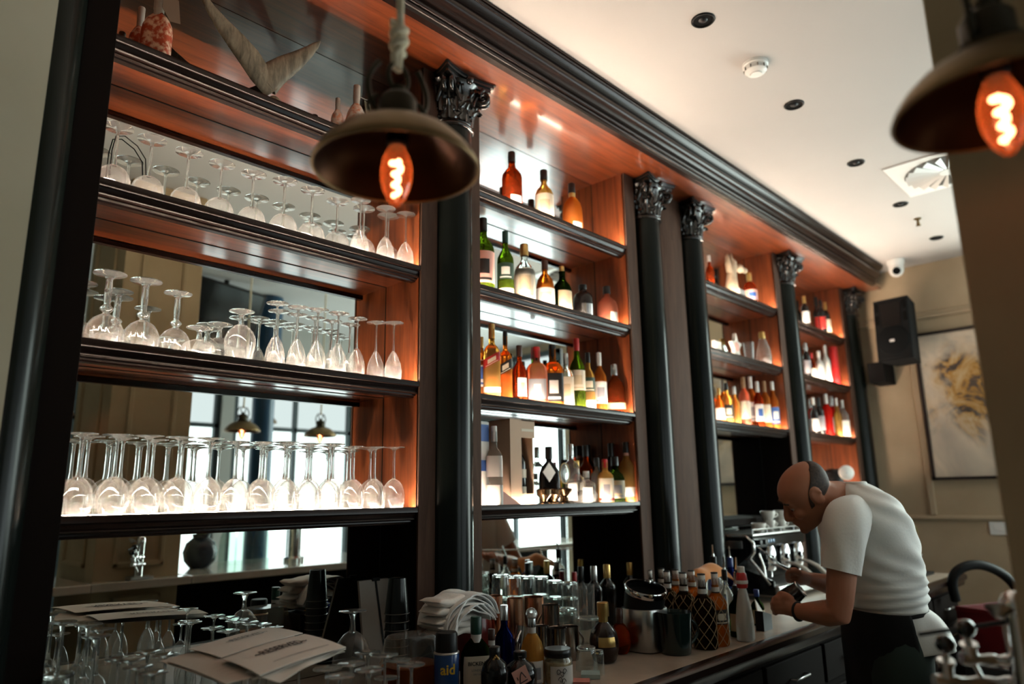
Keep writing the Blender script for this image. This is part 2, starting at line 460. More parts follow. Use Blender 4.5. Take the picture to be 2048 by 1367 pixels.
# cornice
def arc(cy, cz, r, a0, a1, n=7):
    return [(cy + r * math.cos(R_(a0 + (a1 - a0) * i / n)), cz + r * math.sin(R_(a0 + (a1 - a0) * i / n))) for i in range(n + 1)]
pf = [(-.20, SOF - .004), (-.226, SOF - .004), (-.228, SOF + .008)] + arc(-.231, SOF + .015, .006, 270, 90) + [(-.238, SOF + .022)] + arc(-.240, SOF + .030, .007, 270, 90) + [(-.240, SOF + .040)]
pf += [(-.243 - .006 * i, SOF + .042 + .0015 * i * i) for i in range(4)]
pf += arc(-.262, SOF + .078, .02, 250, 90, 9) + [(-.268, SOF + .099), (-.276, SOF + .104), (-.288, SOF + .113), (-.294, SOF + .122)]
pf += arc(-.296, SOF + .128, .006, 270, 90) + [(-.304, SOF + .135), (-.304, SOF + .146), (-.2, SOF + .146)]
b = NB(); prism_x(b, pf, .30, 5.90)
solo('cornice', b, ebony, 'long dark moulded cornice running along the ceiling above the shelves', 'cornice', None, 40)

# ------------------------------------------------------------------ carved columns
def capital_bm(cx, cy, z0, z1):
    b = NB(); H = z1 - z0
    lathe(b, [(.080, 0), (.088, .012), (.082, .022), (.084, .05), (.088, H * .55), (.10, H * .78), (.115, H * .86)], 28, (cx, cy, z0))
    # abacus, concave sides, stepped
    for zz, s, h in ((H * .84, .118, .018), (H * .84 + .018, .128, .012), (H * .84 + .03, .134, H * .16 - .03)):
        pts = []
        for q in range(4):
            for i in range(9):
                u = -1 + 2 * i / 8
                if abs(u) == 1: u *= .93
                p = Vector((s * u, s * (1 - .20 * (1 - u * u)) , 0))
                p = Matrix.Rotation(-q * PI / 2, 3, 'Z') @ p
                pts.append((cx + p.x, cy + p.y, z0 + zz))
        prism(b, pts, (0, 0, h))
    # corner volutes
    for q in range(4):
        a = PI / 4 + q * PI / 2
        rd = Vector((math.cos(a), math.sin(a), 0)); tn = Vector((-rd.y, rd.x, 0))
        for sd in (-1, 1):
            pts = []
            for i in range(22):
                f = i / 21
                an = PI * .5 + f * PI * 3.2
                r = .034 * (1 - .78 * f)
                o = rd * (.128 + r * math.cos(an)) + tn * sd * (.012 + .004 * f)
                pts.append(Vector((cx, cy, z0 + H * .70)) + o + Vector((0, 0, r * math.sin(an))))
            st = [Vector((cx, cy, z0 + H * .42)) + rd * .09 + tn * sd * .045, Vector((cx, cy, z0 + H * .66)) + rd * .10 + tn * sd * .028]
            tube(b, st + pts, [.006, .009] + [.0105 - .005 * i / 21 for i in range(22)], 10)
    # acanthus leaves in two tiers and rosettes
    for tier, (za, hh, n, off, w) in enumerate(((.02, H * .40, 8, 0, .030), (.05, H * .62, 8, PI / 8, .028))):
        for k in range(n):
            a = off + k * 2 * PI / n
            rd = Vector((math.cos(a), math.sin(a), 0)); tn = Vector((-rd.y, rd.x, 0))
            def lf(u, v, rd=rd, tn=tn, za=za, hh=hh, w=w, tier=tier):
                s = v * 2 - 1
                out = .086 + .004 * tier + .012 * u + .034 * max(0, u - .55) ** 1.2 * 2
                zz = za + hh * (u if u < .85 else .85 - (u - .85) * 1.1)
                ww = w * (1 - .5 * u ** 2) * (1 + .20 * math.sin(u * 15))
                return Vector((cx, cy, z0)) + rd * (out - .010 * s * s + .004 * math.cos(s * 9)) + tn * (s * ww) + Vector((0, 0, zz))
            nv = len(b.verts)
            grid(b, lf, 18, 8)
    for q in range(4):
        a = q * PI / 2
        ball(b, (cx + .112 * math.cos(a), cy + .112 * math.sin(a), z0 + H * .88), .017, 10, 8)
    return b
def column(i, label):
    cx = XC[i]; cy = .02
    t = thing('carved_column', label, 'column', (cx, cy, COUNTER), 'black columns of the back bar')
    zn = 2.855
    b = NB()
    lathe(b, [(.110, 0), (.110, .03), (.104, .04), (.104, .06), (.094, .075), (.088, .09), (.085, .11), (.0855, .8), (.083, zn - COUNTER - .004)], 40, (cx, cy, COUNTER))
    obj('shaft', b, black_l, t, 40)
    b = NB()
    tube(b, [(cx + .084 * math.cos(k * PI / 16), cy + .084 * math.sin(k * PI / 16), zn) for k in range(32)], .009, 8, closed=True)
    obj('neck_ring', b, black_c, t, 60)
    obj('capital', capital_bm(cx, cy, zn, SOF - .003), black_c, t, 60)
COLS = ['black column at the left edge, half hidden by the pale pier', 'tall black column with carved capital beside the pendant lamp, nearest the camera', 'left one of the two paired black columns with carved capitals',
        'right one of the two paired black columns with carved capitals', 'black column standing between the figurine shelves and the red bottles', 'farthest black column, in the corner beside the speaker']
for i, l in enumerate(COLS): column(i, l)

# ------------------------------------------------------------------ the working counter
marble = M('cream_marble', (.26, .205, .155), rough=.35, noise=(5, (.44, .36, .285), .3, .62))
ct = thing('bar_counter', 'long work counter with pale stone top and dark wooden front, below the shelves', 'counter', (2.9, -.2, 0))
b = NB(); box(b, .33, 5.53, -.605, .198, COUNTER - .03, COUNTER - .0005, .004); obj('stone_top', b, marble, ct, 0)
b = NB(); prism_x(b, [(-.605, COUNTER), (-.64, COUNTER), (-.652, COUNTER - .01), (-.652, COUNTER - .03), (-.636, COUNTER - .045), (-.63, COUNTER - .07), (-.605, COUNTER - .07)], .33, 5.56); obj('front_edge', b, ebony, ct, 40)
b = NB(); box(b, .33, 5.5, -.58, .15, 0, COUNTER - .031); obj('carcass', b, dark_m, ct, 0)
hm = M('handle_steel', (.5, .5, .5), rough=.3, metal=1.)
for k in range(9):
    x0 = .45 + k * .56
    b = NB(); box(b, x0, x0 + .53, -.602, -.581, .10, .66, .004)
    d = obj('door', b, dark_m, ct, 0)
    b = NB()
    for (p, q, r, s) in ((x0 + .03, x0 + .50, .60, .61), (x0 + .03, x0 + .04, .16, .61), (x0 + .49, x0 + .50, .16, .61), (x0 + .03, x0 + .50, .15, .16)):
        box(b, p, q, -.609, -.602, r, s)
    obj('panel_bead', b, ebony, d, 0)
    b = NB(); box(b, x0, x0 + .53, -.602, -.581, .69, .84, .004)
    d = obj('drawer', b, dark_m, ct, 0)
    b = NB(); tube(b, [(x0 + .2, -.602, .765), (x0 + .2, -.625, .765), (x0 + .33, -.625, .765), (x0 + .33, -.602, .765)], .005, 8); obj('handle', b, hm, d, 60)
# ------------------------------------------------------------------ pale pillar with panel mouldings
PX0, PX1, PY0, PY1 = 1.20, 1.61, -2.27, -1.684
pill_m = M('tan_plaster', (.40, .31, .185), rough=.85, noise=(3.0, (.48, .38, .24), .35, .65), bump=(50, .05))
pt = thing('pillar', 'square tan plaster pillar with panel mouldings, in the right foreground behind the lamp', 'pillar', ((PX0 + PX1) / 2, (PY0 + PY1) / 2, 0))
b = NB(); box(b, PX0, PX1, PY0, PY1, 0, CEIL, .004); obj('shaft', b, pill_m, pt, 0)
def panel_frame(axis, pos, sgn, a0, a1, z0, z1, w=.035, d=.014):
    b = NB()
    def bx(p0, p1, q0, q1, dd):
        lo, hi = (pos, pos + sgn * dd) if sgn > 0 else (pos + sgn * dd, pos)
        if axis == 'y': box(b, p0, p1, lo, hi, q0, q1, .003)
        else: box(b, lo, hi, p0, p1, q0, q1, .003)
    for (i, dd) in ((0, d), (.4, d * .55)):
        o = w * i; k = w * (1 - i)
        bx(a0 + o, a0 + o + k * .6, z0 + o, z1 - o, dd); bx(a1 - o - k * .6, a1 - o, z0 + o, z1 - o, dd)
        bx(a0 + o, a1 - o, z0 + o, z0 + o + k * .6, dd); bx(a0 + o, a1 - o, z1 - o - k * .6, z1 - o, dd)
    return b
obj('panel_moulding', panel_frame('y', PY1, 1, 1.285, 1.525, 1.16, 2.98), pill_m, pt, 0)
obj('panel_moulding', panel_frame('x', PX0, -1, PY0 + .1, PY1 - .13, 1.16, 3.0), pill_m, pt, 0)
obj('panel_moulding', panel_frame('y', PY1, 1, 1.285, 1.525, .15, 1.02), pill_m, pt, 0)

# ------------------------------------------------------------------ customer bar in front (seen in the mirrors)
bar_top = M('pale_bar_top', (.50, .45, .39), rough=.15, coat=.6, noise=(4, (.62, .57, .50), .35, .65))
for (xa, xb, lab) in ((-1.6, 1.17, 'customer bar top to the left of the tan pillar, under the camera'), (1.64, 5.2, 'customer bar to the right of the tan pillar, mirrored behind the glasses')):
    t = thing('front_bar', lab, 'bar', ((xa + xb) / 2, -2.0, 0))
    b = NB(); box(b, xa, xb, -2.34, -1.58, 1.06, 1.10, .006); obj('top', b, bar_top, t, 0)
    if xa < 0:
        b = NB(); box(b, xb - .001, 1.638, -1.682, -1.58, 1.06, 1.10, .004); obj('ledge', b, bar_top, t, 0)
    b = NB(); box(b, xa + .03, xb - .03, -2.28, -2.22, 0, 1.06); box(b, xa + .03, xb - .03, -2.22, -1.72, 0, .10); obj('front_panel', b, dark_m, t, 0)
    b = NB(); box(b, xa + .03, xb - .03, -2.22, -1.74, .62, .65); obj('inner_shelf', b, dark_m, t, 0)
# blue post, TV, tables
b = NB(); lathe(b, [(.13, 0), (.13, .12), (.095, .16), (.09, 2.35), (.12, 2.42), (.12, CEIL - .001)], 28, (2.90, -3.4, 0))
solo('blue_post', b, M('blue_paint', (.015, .055, .11), rough=.35), 'dark blue round post seen in the mirror behind the hanging lamps', 'post')
t = thing('television', 'black television hanging from the ceiling, seen in the mirror above the goblets', 'television', (2.45, -3.1, 2.78))
mt = Matrix.Translation((2.50, -3.15, 3.0)) @ Matrix.Rotation(R_(-14), 4, 'X') @ Matrix.Rotation(R_(6), 4, 'Y')
b = NB(); box(b, -.48, .20, -.03, .03, -.32, .16, .006, mt); obj('casing', b, blk, t, 0)
b = NB(); box(b, -.46, .18, .031, .034, -.30, .14, 0, mt); obj('screen', b, M('dark_screen', (.008, .008, .008), rough=.12), t, 0)
b = NB(); tube(b, [(2.40, -3.15, 3.04), (2.40, -3.15, CEIL)], .02, 10); obj('ceiling_mount', b, blk, t)
tab_m = M('table_wood', (.30, .20, .12), rough=.3, coat=.4); teal_m = M('teal_leather', (.06, .12, .11), rough=.5)
for i, (x, y, w) in enumerate(((2.3, -3.55, 'left'), (3.75, -3.62, 'middle'), (5.1, -3.55, 'right'))):
    t = thing('round_table', 'round wooden table by the street windows, the %s one of three in the mirror' % w, 'table', (x, y, 0))
    b = NB(); lathe(b, [(.36, 0), (.38, .012), (.38, .028), (.36, .034)], 32, (x, y, .72)); obj('tabletop', b, tab_m, t, 40)
    b = NB(); lathe(b, [(.24, 0), (.24, .015), (.05, .04), (.03, .08), (.03, .719)], 24, (x, y, 0)); obj('pedestal', b, blk, t, 40)
    x += .1; yy = y + .62
    t = thing('tub_chair', 'teal tub chair drawn up to the %s round table, its back to the bar' % w, 'chair', (x, yy, 0))
    b = NB(); lathe(b, [(.22, .40), (.25, .42), (.25, .47), (.22, .49)], 24, (x, yy, 0)); obj('seat', b, teal_m, t, 40)
    b = NB(); vs = grid(b, lambda u, v: (x + .27 * math.cos(PI * (-.08 + 1.16 * u)), yy + .27 * math.sin(PI * (-.08 + 1.16 * u)), .46 + (.20 + .26 * math.sin(PI * u)) * v), 16, 4); solidify(b, .04); obj('backrest', b, teal_m, t, 40)
    for q in range(4):
        a = PI / 4 + q * PI / 2
        b = NB(); tube(b, [(x + .17 * math.cos(a), yy + .17 * math.sin(a), .41), (x + .22 * math.cos(a), yy + .22 * math.sin(a), 0)], .014, 8); obj('leg', b, blk, t)

# ------------------------------------------------------------------ ceiling fittings
recess = M('dark_recess', (.003, .003, .003), rough=.7, spec=.1)
DL = ['nearest the camera, above the smoke detector', 'second from the camera, just past the smoke detector', 'third from the camera, beside the air vent', 'fourth from the camera, between vent and sprinkler', 'farthest, beyond the sprinkler']
for i, (u, v) in enumerate(((1406, 40), (1588, 209), (1712, 325), (1801, 408), (1873, 475))):
    p = at_z(u, v, CEIL)
    t = thing('downlight', 'round black ceiling downlight, ' + DL[i], 'downlight', p, 'row of ceiling downlights')
    b = NB(); lathe(b, [(.044, 0), (.044, -.003), (.041, -.006), (.037, -.005), (.036, -.0005)], 28, p, capb=False, capt=False); obj('trim_ring', b, blk, t, 50)
    b = NB(); lathe(b, [(.036, -.0015), (.020, -.0012), (0, -.001)], 28, p, capb=False, capt=False); obj('recess', b, recess, t)
    b = NB(); lathe(b, [(.017, -.0020), (.012, -.006), (0, -.008)], 20, p, capb=False); obj('lens', b, M('lens_glass', (.012, .012, .014), rough=.35, spec=.3), t)
p = at_z(1510, 128, CEIL)
t = thing('smoke_detector', 'white round smoke detector on the ceiling between the first two downlights', 'smoke detector', p)
b = NB(); lathe(b, [(.052, 0), (.052, -.012), (.047, -.016), (.047, -.020)], 28, p, capb=False); obj('base_plate', b, wht, t, 40)
b = NB(); lathe(b, [(.044, -.020), (.044, -.034), (.038, -.040), (.024, -.044), (.022, -.05), (0, -.052)], 28, p, capb=False); obj('head', b, wht, t, 40)
b = NB()
for k in range(10):
    a = k * PI / 5; tube(b, [(p.x + .0455 * math.cos(a), p.y + .0455 * math.sin(a), p.z - .021), (p.x + .0455 * math.cos(a), p.y + .0455 * math.sin(a), p.z - .033)], .003, 6)
obj('vent_slot', b, M('grey_slot', (.25, .24, .22)), t)
# swirl air vent
c1, c2, c3 = at_z(1764, 338, CEIL), at_z(1822, 392, CEIL), at_z(1880, 309, CEIL)
vc = (c2 + c3) / 2; vx = c1.x; s = .23
vc = Vector(((c1.x + max(c2.x, c3.x)) / 2 + .0, (c1.y + min(c2.y, c3.y)) / 2, CEIL))
s = max(.2, min(.30, abs(c2.x - c1.x) / 2))
vc = Vector((c1.x + s, c1.y - s, CEIL))
t = thing('air_vent', 'square white ceiling vent with radial swirl blades, beside the right-hand lamp', 'vent', vc)
b = NB(); box(b, vc.x - s, vc.x + s, vc.y - s, vc.y + s, CEIL - .008, CEIL - .0005, .003); obj('frame', b, wht, t, 0)
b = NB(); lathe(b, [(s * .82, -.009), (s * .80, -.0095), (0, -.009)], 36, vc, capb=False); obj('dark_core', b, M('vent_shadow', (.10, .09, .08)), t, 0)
for k in range(20):
    a = k * 2 * PI / 20
    d = Vector((math.cos(a), math.sin(a), 0)); n = Vector((-d.y, d.x, 0))
    b = NB(); r0, r1 = s * .16, s * .80
    q = [vc + d * r0 + n * (r0 * .07) + Vector((0, 0, -.012)), vc + d * r1 + n * (r1 * .05) + Vector((0, 0, -.012)), vc + d * r1 - n * (r1 * .08) + Vector((0, 0, -.030)), vc + d * r0 - n * (r0 * .10) + Vector((0, 0, -.016))]
    prism(b, q, (0, 0, -.003)); obj('blade', b, wht, t, 0)
b = NB(); lathe(b, [(s * .17, -.010), (s * .17, -.02), (0, -.022)], 24, vc, capb=False); obj('hub', b, wht, t, 0)
p = at_z(1835, 437, CEIL)
b = NB(); lathe(b, [(.022, 0), (.020, -.006), (.008, -.008), (.008, -.030), (.013, -.034), (.006, -.04), (.016, -.046), (.016, -.049), (0, -.05)], 16, p, capb=False)
solo('sprinkler', b, brass, 'small brass fire sprinkler on the ceiling beyond the vent', 'sprinkler')

# ------------------------------------------------------------------ end wall things
t = thing('loudspeaker', 'black loudspeaker mounted in the corner left of the abstract painting', 'loudspeaker', (5.82, -.37, 2.40))
mt = Matrix.Translation((5.82, -.375, 2.645)) @ Matrix.Rotation(R_(-6), 4, 'Z') @ Matrix.Rotation(R_(4), 4, 'Y')
b = NB()
prism(b, [mt @ Vector(q) for q in ((-.11, -.125, -.235), (-.11, .125, -.235), (.12, .085, -.235), (.12, -.085, -.235))], mt.to_3x3() @ Vector((0, 0, .47)))
spk_m = M('speaker_cabinet', (.008, .009, .010), rough=.7, spec=.12)
obj('cabinet', b, spk_m, t, 0)
b = NB(); box(b, -.118, -.111, -.122, .122, -.225, .228, .004, mt); obj('baffle', b, M('speaker_baffle', (.010, .011, .012), rough=.7, spec=.12), t, 0)
b = NB(); lathe(b, [(.112, 0), (.108, .008), (.06, .016), (0, .018)], 32, (0, 0, 0), mtx=mt @ Matrix.Translation((-.118, 0, -.09)) @ Matrix.Rotation(-PI / 2, 4, 'Y'), capb=False); obj('grille', b, M('speaker_grille', (.008, .009, .010), rough=.8, spec=.08), t, 40)
b = NB(); prism(b, [mt @ Vector(q) for q in ((-.119, -.065, .02), (-.119, .065, .02), (-.119, .075, .20), (-.119, -.075, .20))], mt.to_3x3() @ Vector((-.004, 0, 0))); obj('horn', b, blk, t, 0)
for sy in (-1, 1):
    for z0 in (.045, .14):
        b = NB(); box(b, -.122, -.118, sy * .10 - .012, sy * .10 + .012, z0, z0 + .07, .003, mt); obj('port', b, recess, t, 0)
b = NB(); box(b, -.140, -.134, -.016, .018, -.105, -.085, .004, mt); obj('badge', b, M('silver_badge', (.7, .7, .7), rough=.3), t, 0)
b = NB(); tube(b, [mt @ Vector((.12, 0, 0)), (6.10, -.37, 2.66)], .02, 8); obj('wall_bracket', b, blk, t)
p0, p1 = at_x(1737, 728, 5.9), at_x(1776, 764, 5.9)
b = NB(); box(b, 5.86, 6.10, p1.y, p0.y, p1.z, p0.z, .006)
solo('junction_box', b, M('black_box', (.006, .006, .006), rough=.7, spec=.1), 'small black box on the end wall just under the loudspeaker', 'box', None, 0)
# cctv dome
p = at_z(1790, 520, CEIL)
t = thing('security_camera', 'white dome security camera at the far end of the cornice', 'camera', p)
b = NB(); lathe(b, [(.062, 0), (.062, -.030), (.056, -.038), (.054, -.055)], 28, p, capb=False); obj('mount', b, wht, t, 40)
b = NB(); lathe(b, [(.052, -.05), (.054, -.075), (.048, -.102), (.034, -.122), (.015, -.132), (0, -.134)], 28, p, capb=False); obj('dome', b, wht, t, 50)
lc = p + Vector((0, 0, -.082)); dirv = (CAM + Vector((.5, 0, -.3)) - lc).normalized()
b = NB(); lathe(b, [(.028, 0), (.027, .010), (.014, .008), (0, .006)], 20, (0, 0, 0), mtx=Matrix.Translation(lc + dirv * .047) @ dirv.to_track_quat('Z', 'Y').to_matrix().to_4x4()); obj('lens', b, recess, t, 40)
# painting
t = thing('abstract_painting', 'large cream abstract painting with ochre and black smoke swirls on the end wall', 'painting', (6.08, -.75, 1.54))
y0, y1, z0, z1 = -1.35, -.405, 1.545, 2.655
b = NB()
for (a, c, d, e) in ((y0, y1, z0, z0 + .022), (y0, y1, z1 - .022, z1), (y0, y0 + .022, z0, z1), (y1 - .022, y1, z0, z1)): box(b, 6.055, 6.0995, a, c, d, e)
obj('frame', b, M('dark_frame', (.012, .006, .005), rough=.4), t, 0)
b = NB(); box(b, 6.068, 6.09, y0 + .02, y1 - .02, z0 + .02, z1 - .02)
m = M('painted_canvas', (.6, .5, .38), rough=.8)
nt = m.node_tree; bs = nt.nodes['Principled BSDF']
tc = nt.nodes.new('ShaderNodeTexCoord')
def nz(scale, detail, dist, rough=.6):
    n = nt.nodes.new('ShaderNodeTexNoise'); n.inputs['Scale'].default_value = scale; n.inputs['Detail'].default_value = detail; n.inputs['Distortion'].default_value = dist; n.inputs['Roughness'].default_value = rough
    nt.links.new(tc.outputs['Object'], n.inputs['Vector']); return n
sub = nt.nodes.new('ShaderNodeVectorMath'); sub.operation = 'SUBTRACT'; sub.inputs[1].default_value = (0, .03, .66)
nt.links.new(tc.outputs['Object'], sub.inputs[0])
n1 = nz(2.6, 5, 1.2)
add = nt.nodes.new('ShaderNodeVectorMath'); add.operation = 'MULTIPLY_ADD'; add.inputs[1].default_value = (.55, .55, .55)
nt.links.new(n1.outputs['Color'], add.inputs[0])
nt.links.new(sub.outputs[0], add.inputs[2])
sh = nt.nodes.new('ShaderNodeVectorMath'); sh.operation = 'SUBTRACT'; sh.inputs[1].default_value = (.275, .275, .275); nt.links.new(add.outputs[0], sh.inputs[0])
sc = nt.nodes.new('ShaderNodeVectorMath'); sc.operation = 'MULTIPLY'; sc.inputs[1].default_value = (.2, 1.35, .95); nt.links.new(sh.outputs[0], sc.inputs[0])
ln = nt.nodes.new('ShaderNodeVectorMath'); ln.operation = 'LENGTH'; nt.links.new(sc.outputs[0], ln.inputs[0])
mask = nt.nodes.new('ShaderNodeMapRange'); mask.inputs['From Min'].default_value = .20; mask.inputs['From Max'].default_value = .40; mask.inputs['To Min'].default_value = 1; mask.inputs['To Max'].default_value = 0
nt.links.new(ln.outputs['Value'], mask.inputs['Value'])
n2 = nz(4.2, 6, 2.4)
rp = nt.nodes.new('ShaderNodeValToRGB'); cr = rp.color_ramp
cr.elements[0].position = .33; cr.elements[0].color = (.012, .012, .016, 1)
cr.elements[1].position = .72; cr.elements[1].color = (.60, .50, .36, 1)
for ps, cl in ((.44, (.10, .075, .06, 1)), (.50, (.42, .22, .05, 1)), (.58, (.50, .34, .16, 1))):
    e = cr.elements.new(ps); e.color = cl
nt.links.new(n2.outputs['Fac'], rp.inputs['Fac'])
n3 = nz(1.8, 4, .8)
rb = nt.nodes.new('ShaderNodeValToRGB'); rb.color_ramp.elements[0].position = .35; rb.color_ramp.elements[0].color = (.42, .37, .31, 1); rb.color_ramp.elements[1].position = .55; rb.color_ramp.elements[1].color = (.66, .56, .44, 1)
nt.links.new(n3.outputs['Fac'], rb.inputs['Fac'])
mx = nt.nodes.new('ShaderNodeMix'); mx.data_type = 'RGBA'
nt.links.new(mask.outputs[0], mx.inputs[0]); nt.links.new(rb.outputs['Color'], mx.inputs[6]); nt.links.new(rp.outputs['Color'], mx.inputs[7])
nt.links.new(mx.outputs[2], bs.inputs['Base Color'])
obj('canvas', b, m, t, 0)
p = at_x(1999, 1056, 6.09)
t = thing('wall_socket', 'white wall socket at the right, beside the pillar edge', 'socket', p)
b = NB(); box(b, 6.088, 6.0995, p.y - .06, p.y + .06, p.z - .045, p.z + .045, .004); obj('plate', b, wht, t, 0)
b = NB(); box(b, 6.083, 6.088, p.y - .03, p.y + .03, p.z - .02, p.z + .02, .002); obj('outlet', b, wht, t, 0)

# ------------------------------------------------------------------ pendant lamps
amber_glass = THIN('amber_bulb_glass', (.97, .56, .25), film=.24, gl=.35, base=.04, fc=(.78, .25, .06))
fil_m = EMIT('filament', (1.0, .50, .44), 20.)
rope_m = M('jute_rope', (.75, .64, .46), rough=.95, noise=(60, (.85, .75, .56), .4, .6))
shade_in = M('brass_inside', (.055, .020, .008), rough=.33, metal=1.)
def pendant(P, label, R=.126, knot=True, rope_top=CEIL):
    x, y, z = P
    t = thing('pendant_lamp', label, 'pendant lamp', P, 'brass pendant lamps')
    k = R / .126
    prof = [(.126, 0), (.1275, .004), (.124, .012), (.112, .030), (.094, .048), (.072, .062), (.050, .070), (.036, .073)]
    b = NB(); lathe(b, [(r * k, h * k) for r, h in prof], 56, P, capb=False, capt=False)
    obj('lamp_shade', b, brass, t, 60)
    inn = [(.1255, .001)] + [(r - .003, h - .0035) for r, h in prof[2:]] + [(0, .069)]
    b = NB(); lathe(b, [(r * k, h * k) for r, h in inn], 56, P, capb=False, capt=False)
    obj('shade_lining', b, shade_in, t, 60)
    b = NB(); tube(b, [(x + .126 * k * math.cos(a * PI / 32), y + .126 * k * math.sin(a * PI / 32), z + .001) for a in range(64)], .0026 * k, 8, closed=True)
    obj('rim', b, brass, t, 60)
    b = NB(); lathe(b, [(.040, .070), (.040, .078), (.030, .084), (.030, .116), (.024, .124), (.012, .128), (.012, .140), (0, .141)], 28, P, capb=False); obj('socket_cap', b, M('dark_bronze', (.045, .035, .02), rough=.45, metal=.8), t, 40)
    b = NB()
    for s in (-1, 1):
        pts = [(x + s * (.030 + .020 * math.sin(q * PI / 8)), y - s * .01, z + .088 + .09 * q / 8) for q in range(9)]
        tube(b, pts, .0042, 8)
    tube(b, [(x + .019 * math.cos(q * PI / 12), y, z + .158 + .024 * math.sin(q * PI / 12)) for q in range(24)], .0036, 8, closed=True)
    for s in (-1, 1):
        tube(b, [(x + s * (.03 + .018 * math.sin(PI * q / 8)), y - s * .012, z + .075 + .045 * q / 8) for q in range(9)], .0035, 8)
    obj('hanging_loop', b, MATS['dark_bronze'], t, 60)
    b = NB()
    tube(b, [(x, y, z + .17), (x + .002, y, z + .225), (x, y, z + .35), (x, y, rope_top)], .0062, 10)
    if knot:
        pts = []
        for q in range(40):
            a = q / 39
            pts.append((x + .011 * math.cos(a * 5 * PI), y + .009 * math.sin(a * 5 * PI), z + .205 + .05 * a))
        tube(b, pts, .0062, 8)
        tube(b, [(x - .006, y, z + .172), (x - .008, y, z + .195), (x + .012, y, z + .225), (x + .002, y, z + .255)], .0066, 8)
    obj('rope', b, rope_m, t, 60)
    bz = z + .052
    b = NB(); lathe(b, [(.0165, 0), (.0165, -.022), (.0130, -.026)], 20, (x, y, bz + .012)); obj('bulb_holder', b, blk, t, 40)
    bp = [(.012, -.012), (.016, -.022), (.0215, -.036), (.0245, -.052), (.0240, -.068), (.0205, -.084), (.0140, -.099), (.0065, -.109), (0, -.113)]
    b = NB(); lathe(b, bp, 28, (x, y, bz), capb=False); bu = obj('bulb', b, amber_glass, t, 80)
    b = NB()
    pts = []
    for q in range(46):
        a = q / 45
        r = .0085 * (1 - .45 * a) * (.75 + .25 * math.sin(a * 9))
        pts.append((x + r * math.cos(a * 7 * PI), y + r * math.sin(a * 7 * PI), bz - .034 - .062 * a))
    tube(b, pts, [.0040 - .0008 * q / 45 for q in range(46)], 6)
    f = obj('filament', b, fil_m, t, 80)
    return t
pendant(at_d(793, 340, 1.10), 'brass dome pendant lamp hung on a knotted rope before the stemware shelves')
pendant(at_d(2003, 216, .84), 'brass dome pendant lamp at the top right, hanging before the tan pillar', R=.114, knot=False)
def at_mirror(u, v, yr):
    """point of the room that the shelf mirror shows at that pixel, for a thing standing at y = yr"""
    p = at_y(u, v, 2 * MIR - yr); return Vector((p.x, yr, p.z))
for i, (u, v, yr, l) in enumerate(((484, 862, -2.75, 'brass pendant lamp mirrored beside the blue post'), (640, 872, -2.75, 'brass pendant lamp mirrored to the right of the blue post'), (525, 845, -3.9, 'brass pendant lamp farther back, mirrored right behind the blue post'))):
    pendant(at_mirror(u, v, yr), l, knot=False)

# things on the customer bar that only the mirrors show
p = at_mirror(400, 1105, -2.0); z = 1.10
t = thing('flower_vase', 'dark round vase with green leaves on the customer bar, seen in the mirror', 'vase', (p.x, -2.0, z))
b = NB(); lathe(b, [(.05, 0), (.085, .04), (.095, .09), (.08, .14), (.045, .17), (.05, .19)], 24, (p.x, -2.0, z), capt=False); obj('body', b, M('navy_glaze', (.012, .018, .03), rough=.2), t, 40)
for k in range(7):
    a = k * .9; d = Vector((math.cos(a), math.sin(a), 0))
    b = NB(); grid(b, lambda u, v: Vector((p.x, -2.0, z + .18)) + d * (.02 + .13 * u) + Vector((-d.y, d.x, 0)) * ((v - .5) * .07 * math.sin(PI * min(1, u + .08))) + Vector((0, 0, .30 * u - .16 * u * u)), 10, 3); solidify(b, .001)
    obj('leaf', b, M('dark_leaf', (.03, .08, .03), rough=.5), t, 60)
for i, (u, w) in enumerate(((455, 'leftmost'), (487, 'middle'), (522, 'rightmost'))):
    p = at_mirror(u, 1100, -2.05)
    b = NB(); prism(b, [(p.x + .055 * math.cos(a * PI / 12), -2.05, 1.10 + .10 + .13 * math.sin(a * PI / 12)) for a in range(13)] + [(p.x - .055, -2.05, 1.10), (p.x + .055, -2.05, 1.10)], (0, .006, 0))
    solo('glass_divider', b, THIN('divider_glass', (.75, .85, .8), film=.03), 'arched glass divider on the customer bar in the mirror, %s of three' % w, 'divider')
p = at_mirror(590, 1095, -1.95)
t = thing('beer_tower', 'chrome arched beer tower on the customer bar, seen in the lower mirror', 'beer tap', (p.x, -1.95, 1.10))
b = NB(); lathe(b, [(.07, 0), (.07, .02), (.045, .03), (.045, .22)], 24, (p.x, -1.95, 1.10)); obj('column', b, chrome, t, 40)
b = NB(); tube(b, [(p.x + .09 * math.cos(a * PI / 12), -1.95, 1.30 + .09 * math.sin(a * PI / 12)) for a in range(13)], .035, 14); obj('arch', b, chrome, t)
b = NB(); lathe(b, [(.05, 0), (.05, .012), (0, .014)], 24, (0, 0, 0), mtx=Matrix.Translation((p.x - .12, -1.90, 1.36)) @ Matrix.Rotation(-PI / 2, 4, 'X')); obj('medallion', b, M('teal_badge', (.02, .12, .16), rough=.3), t, 40)
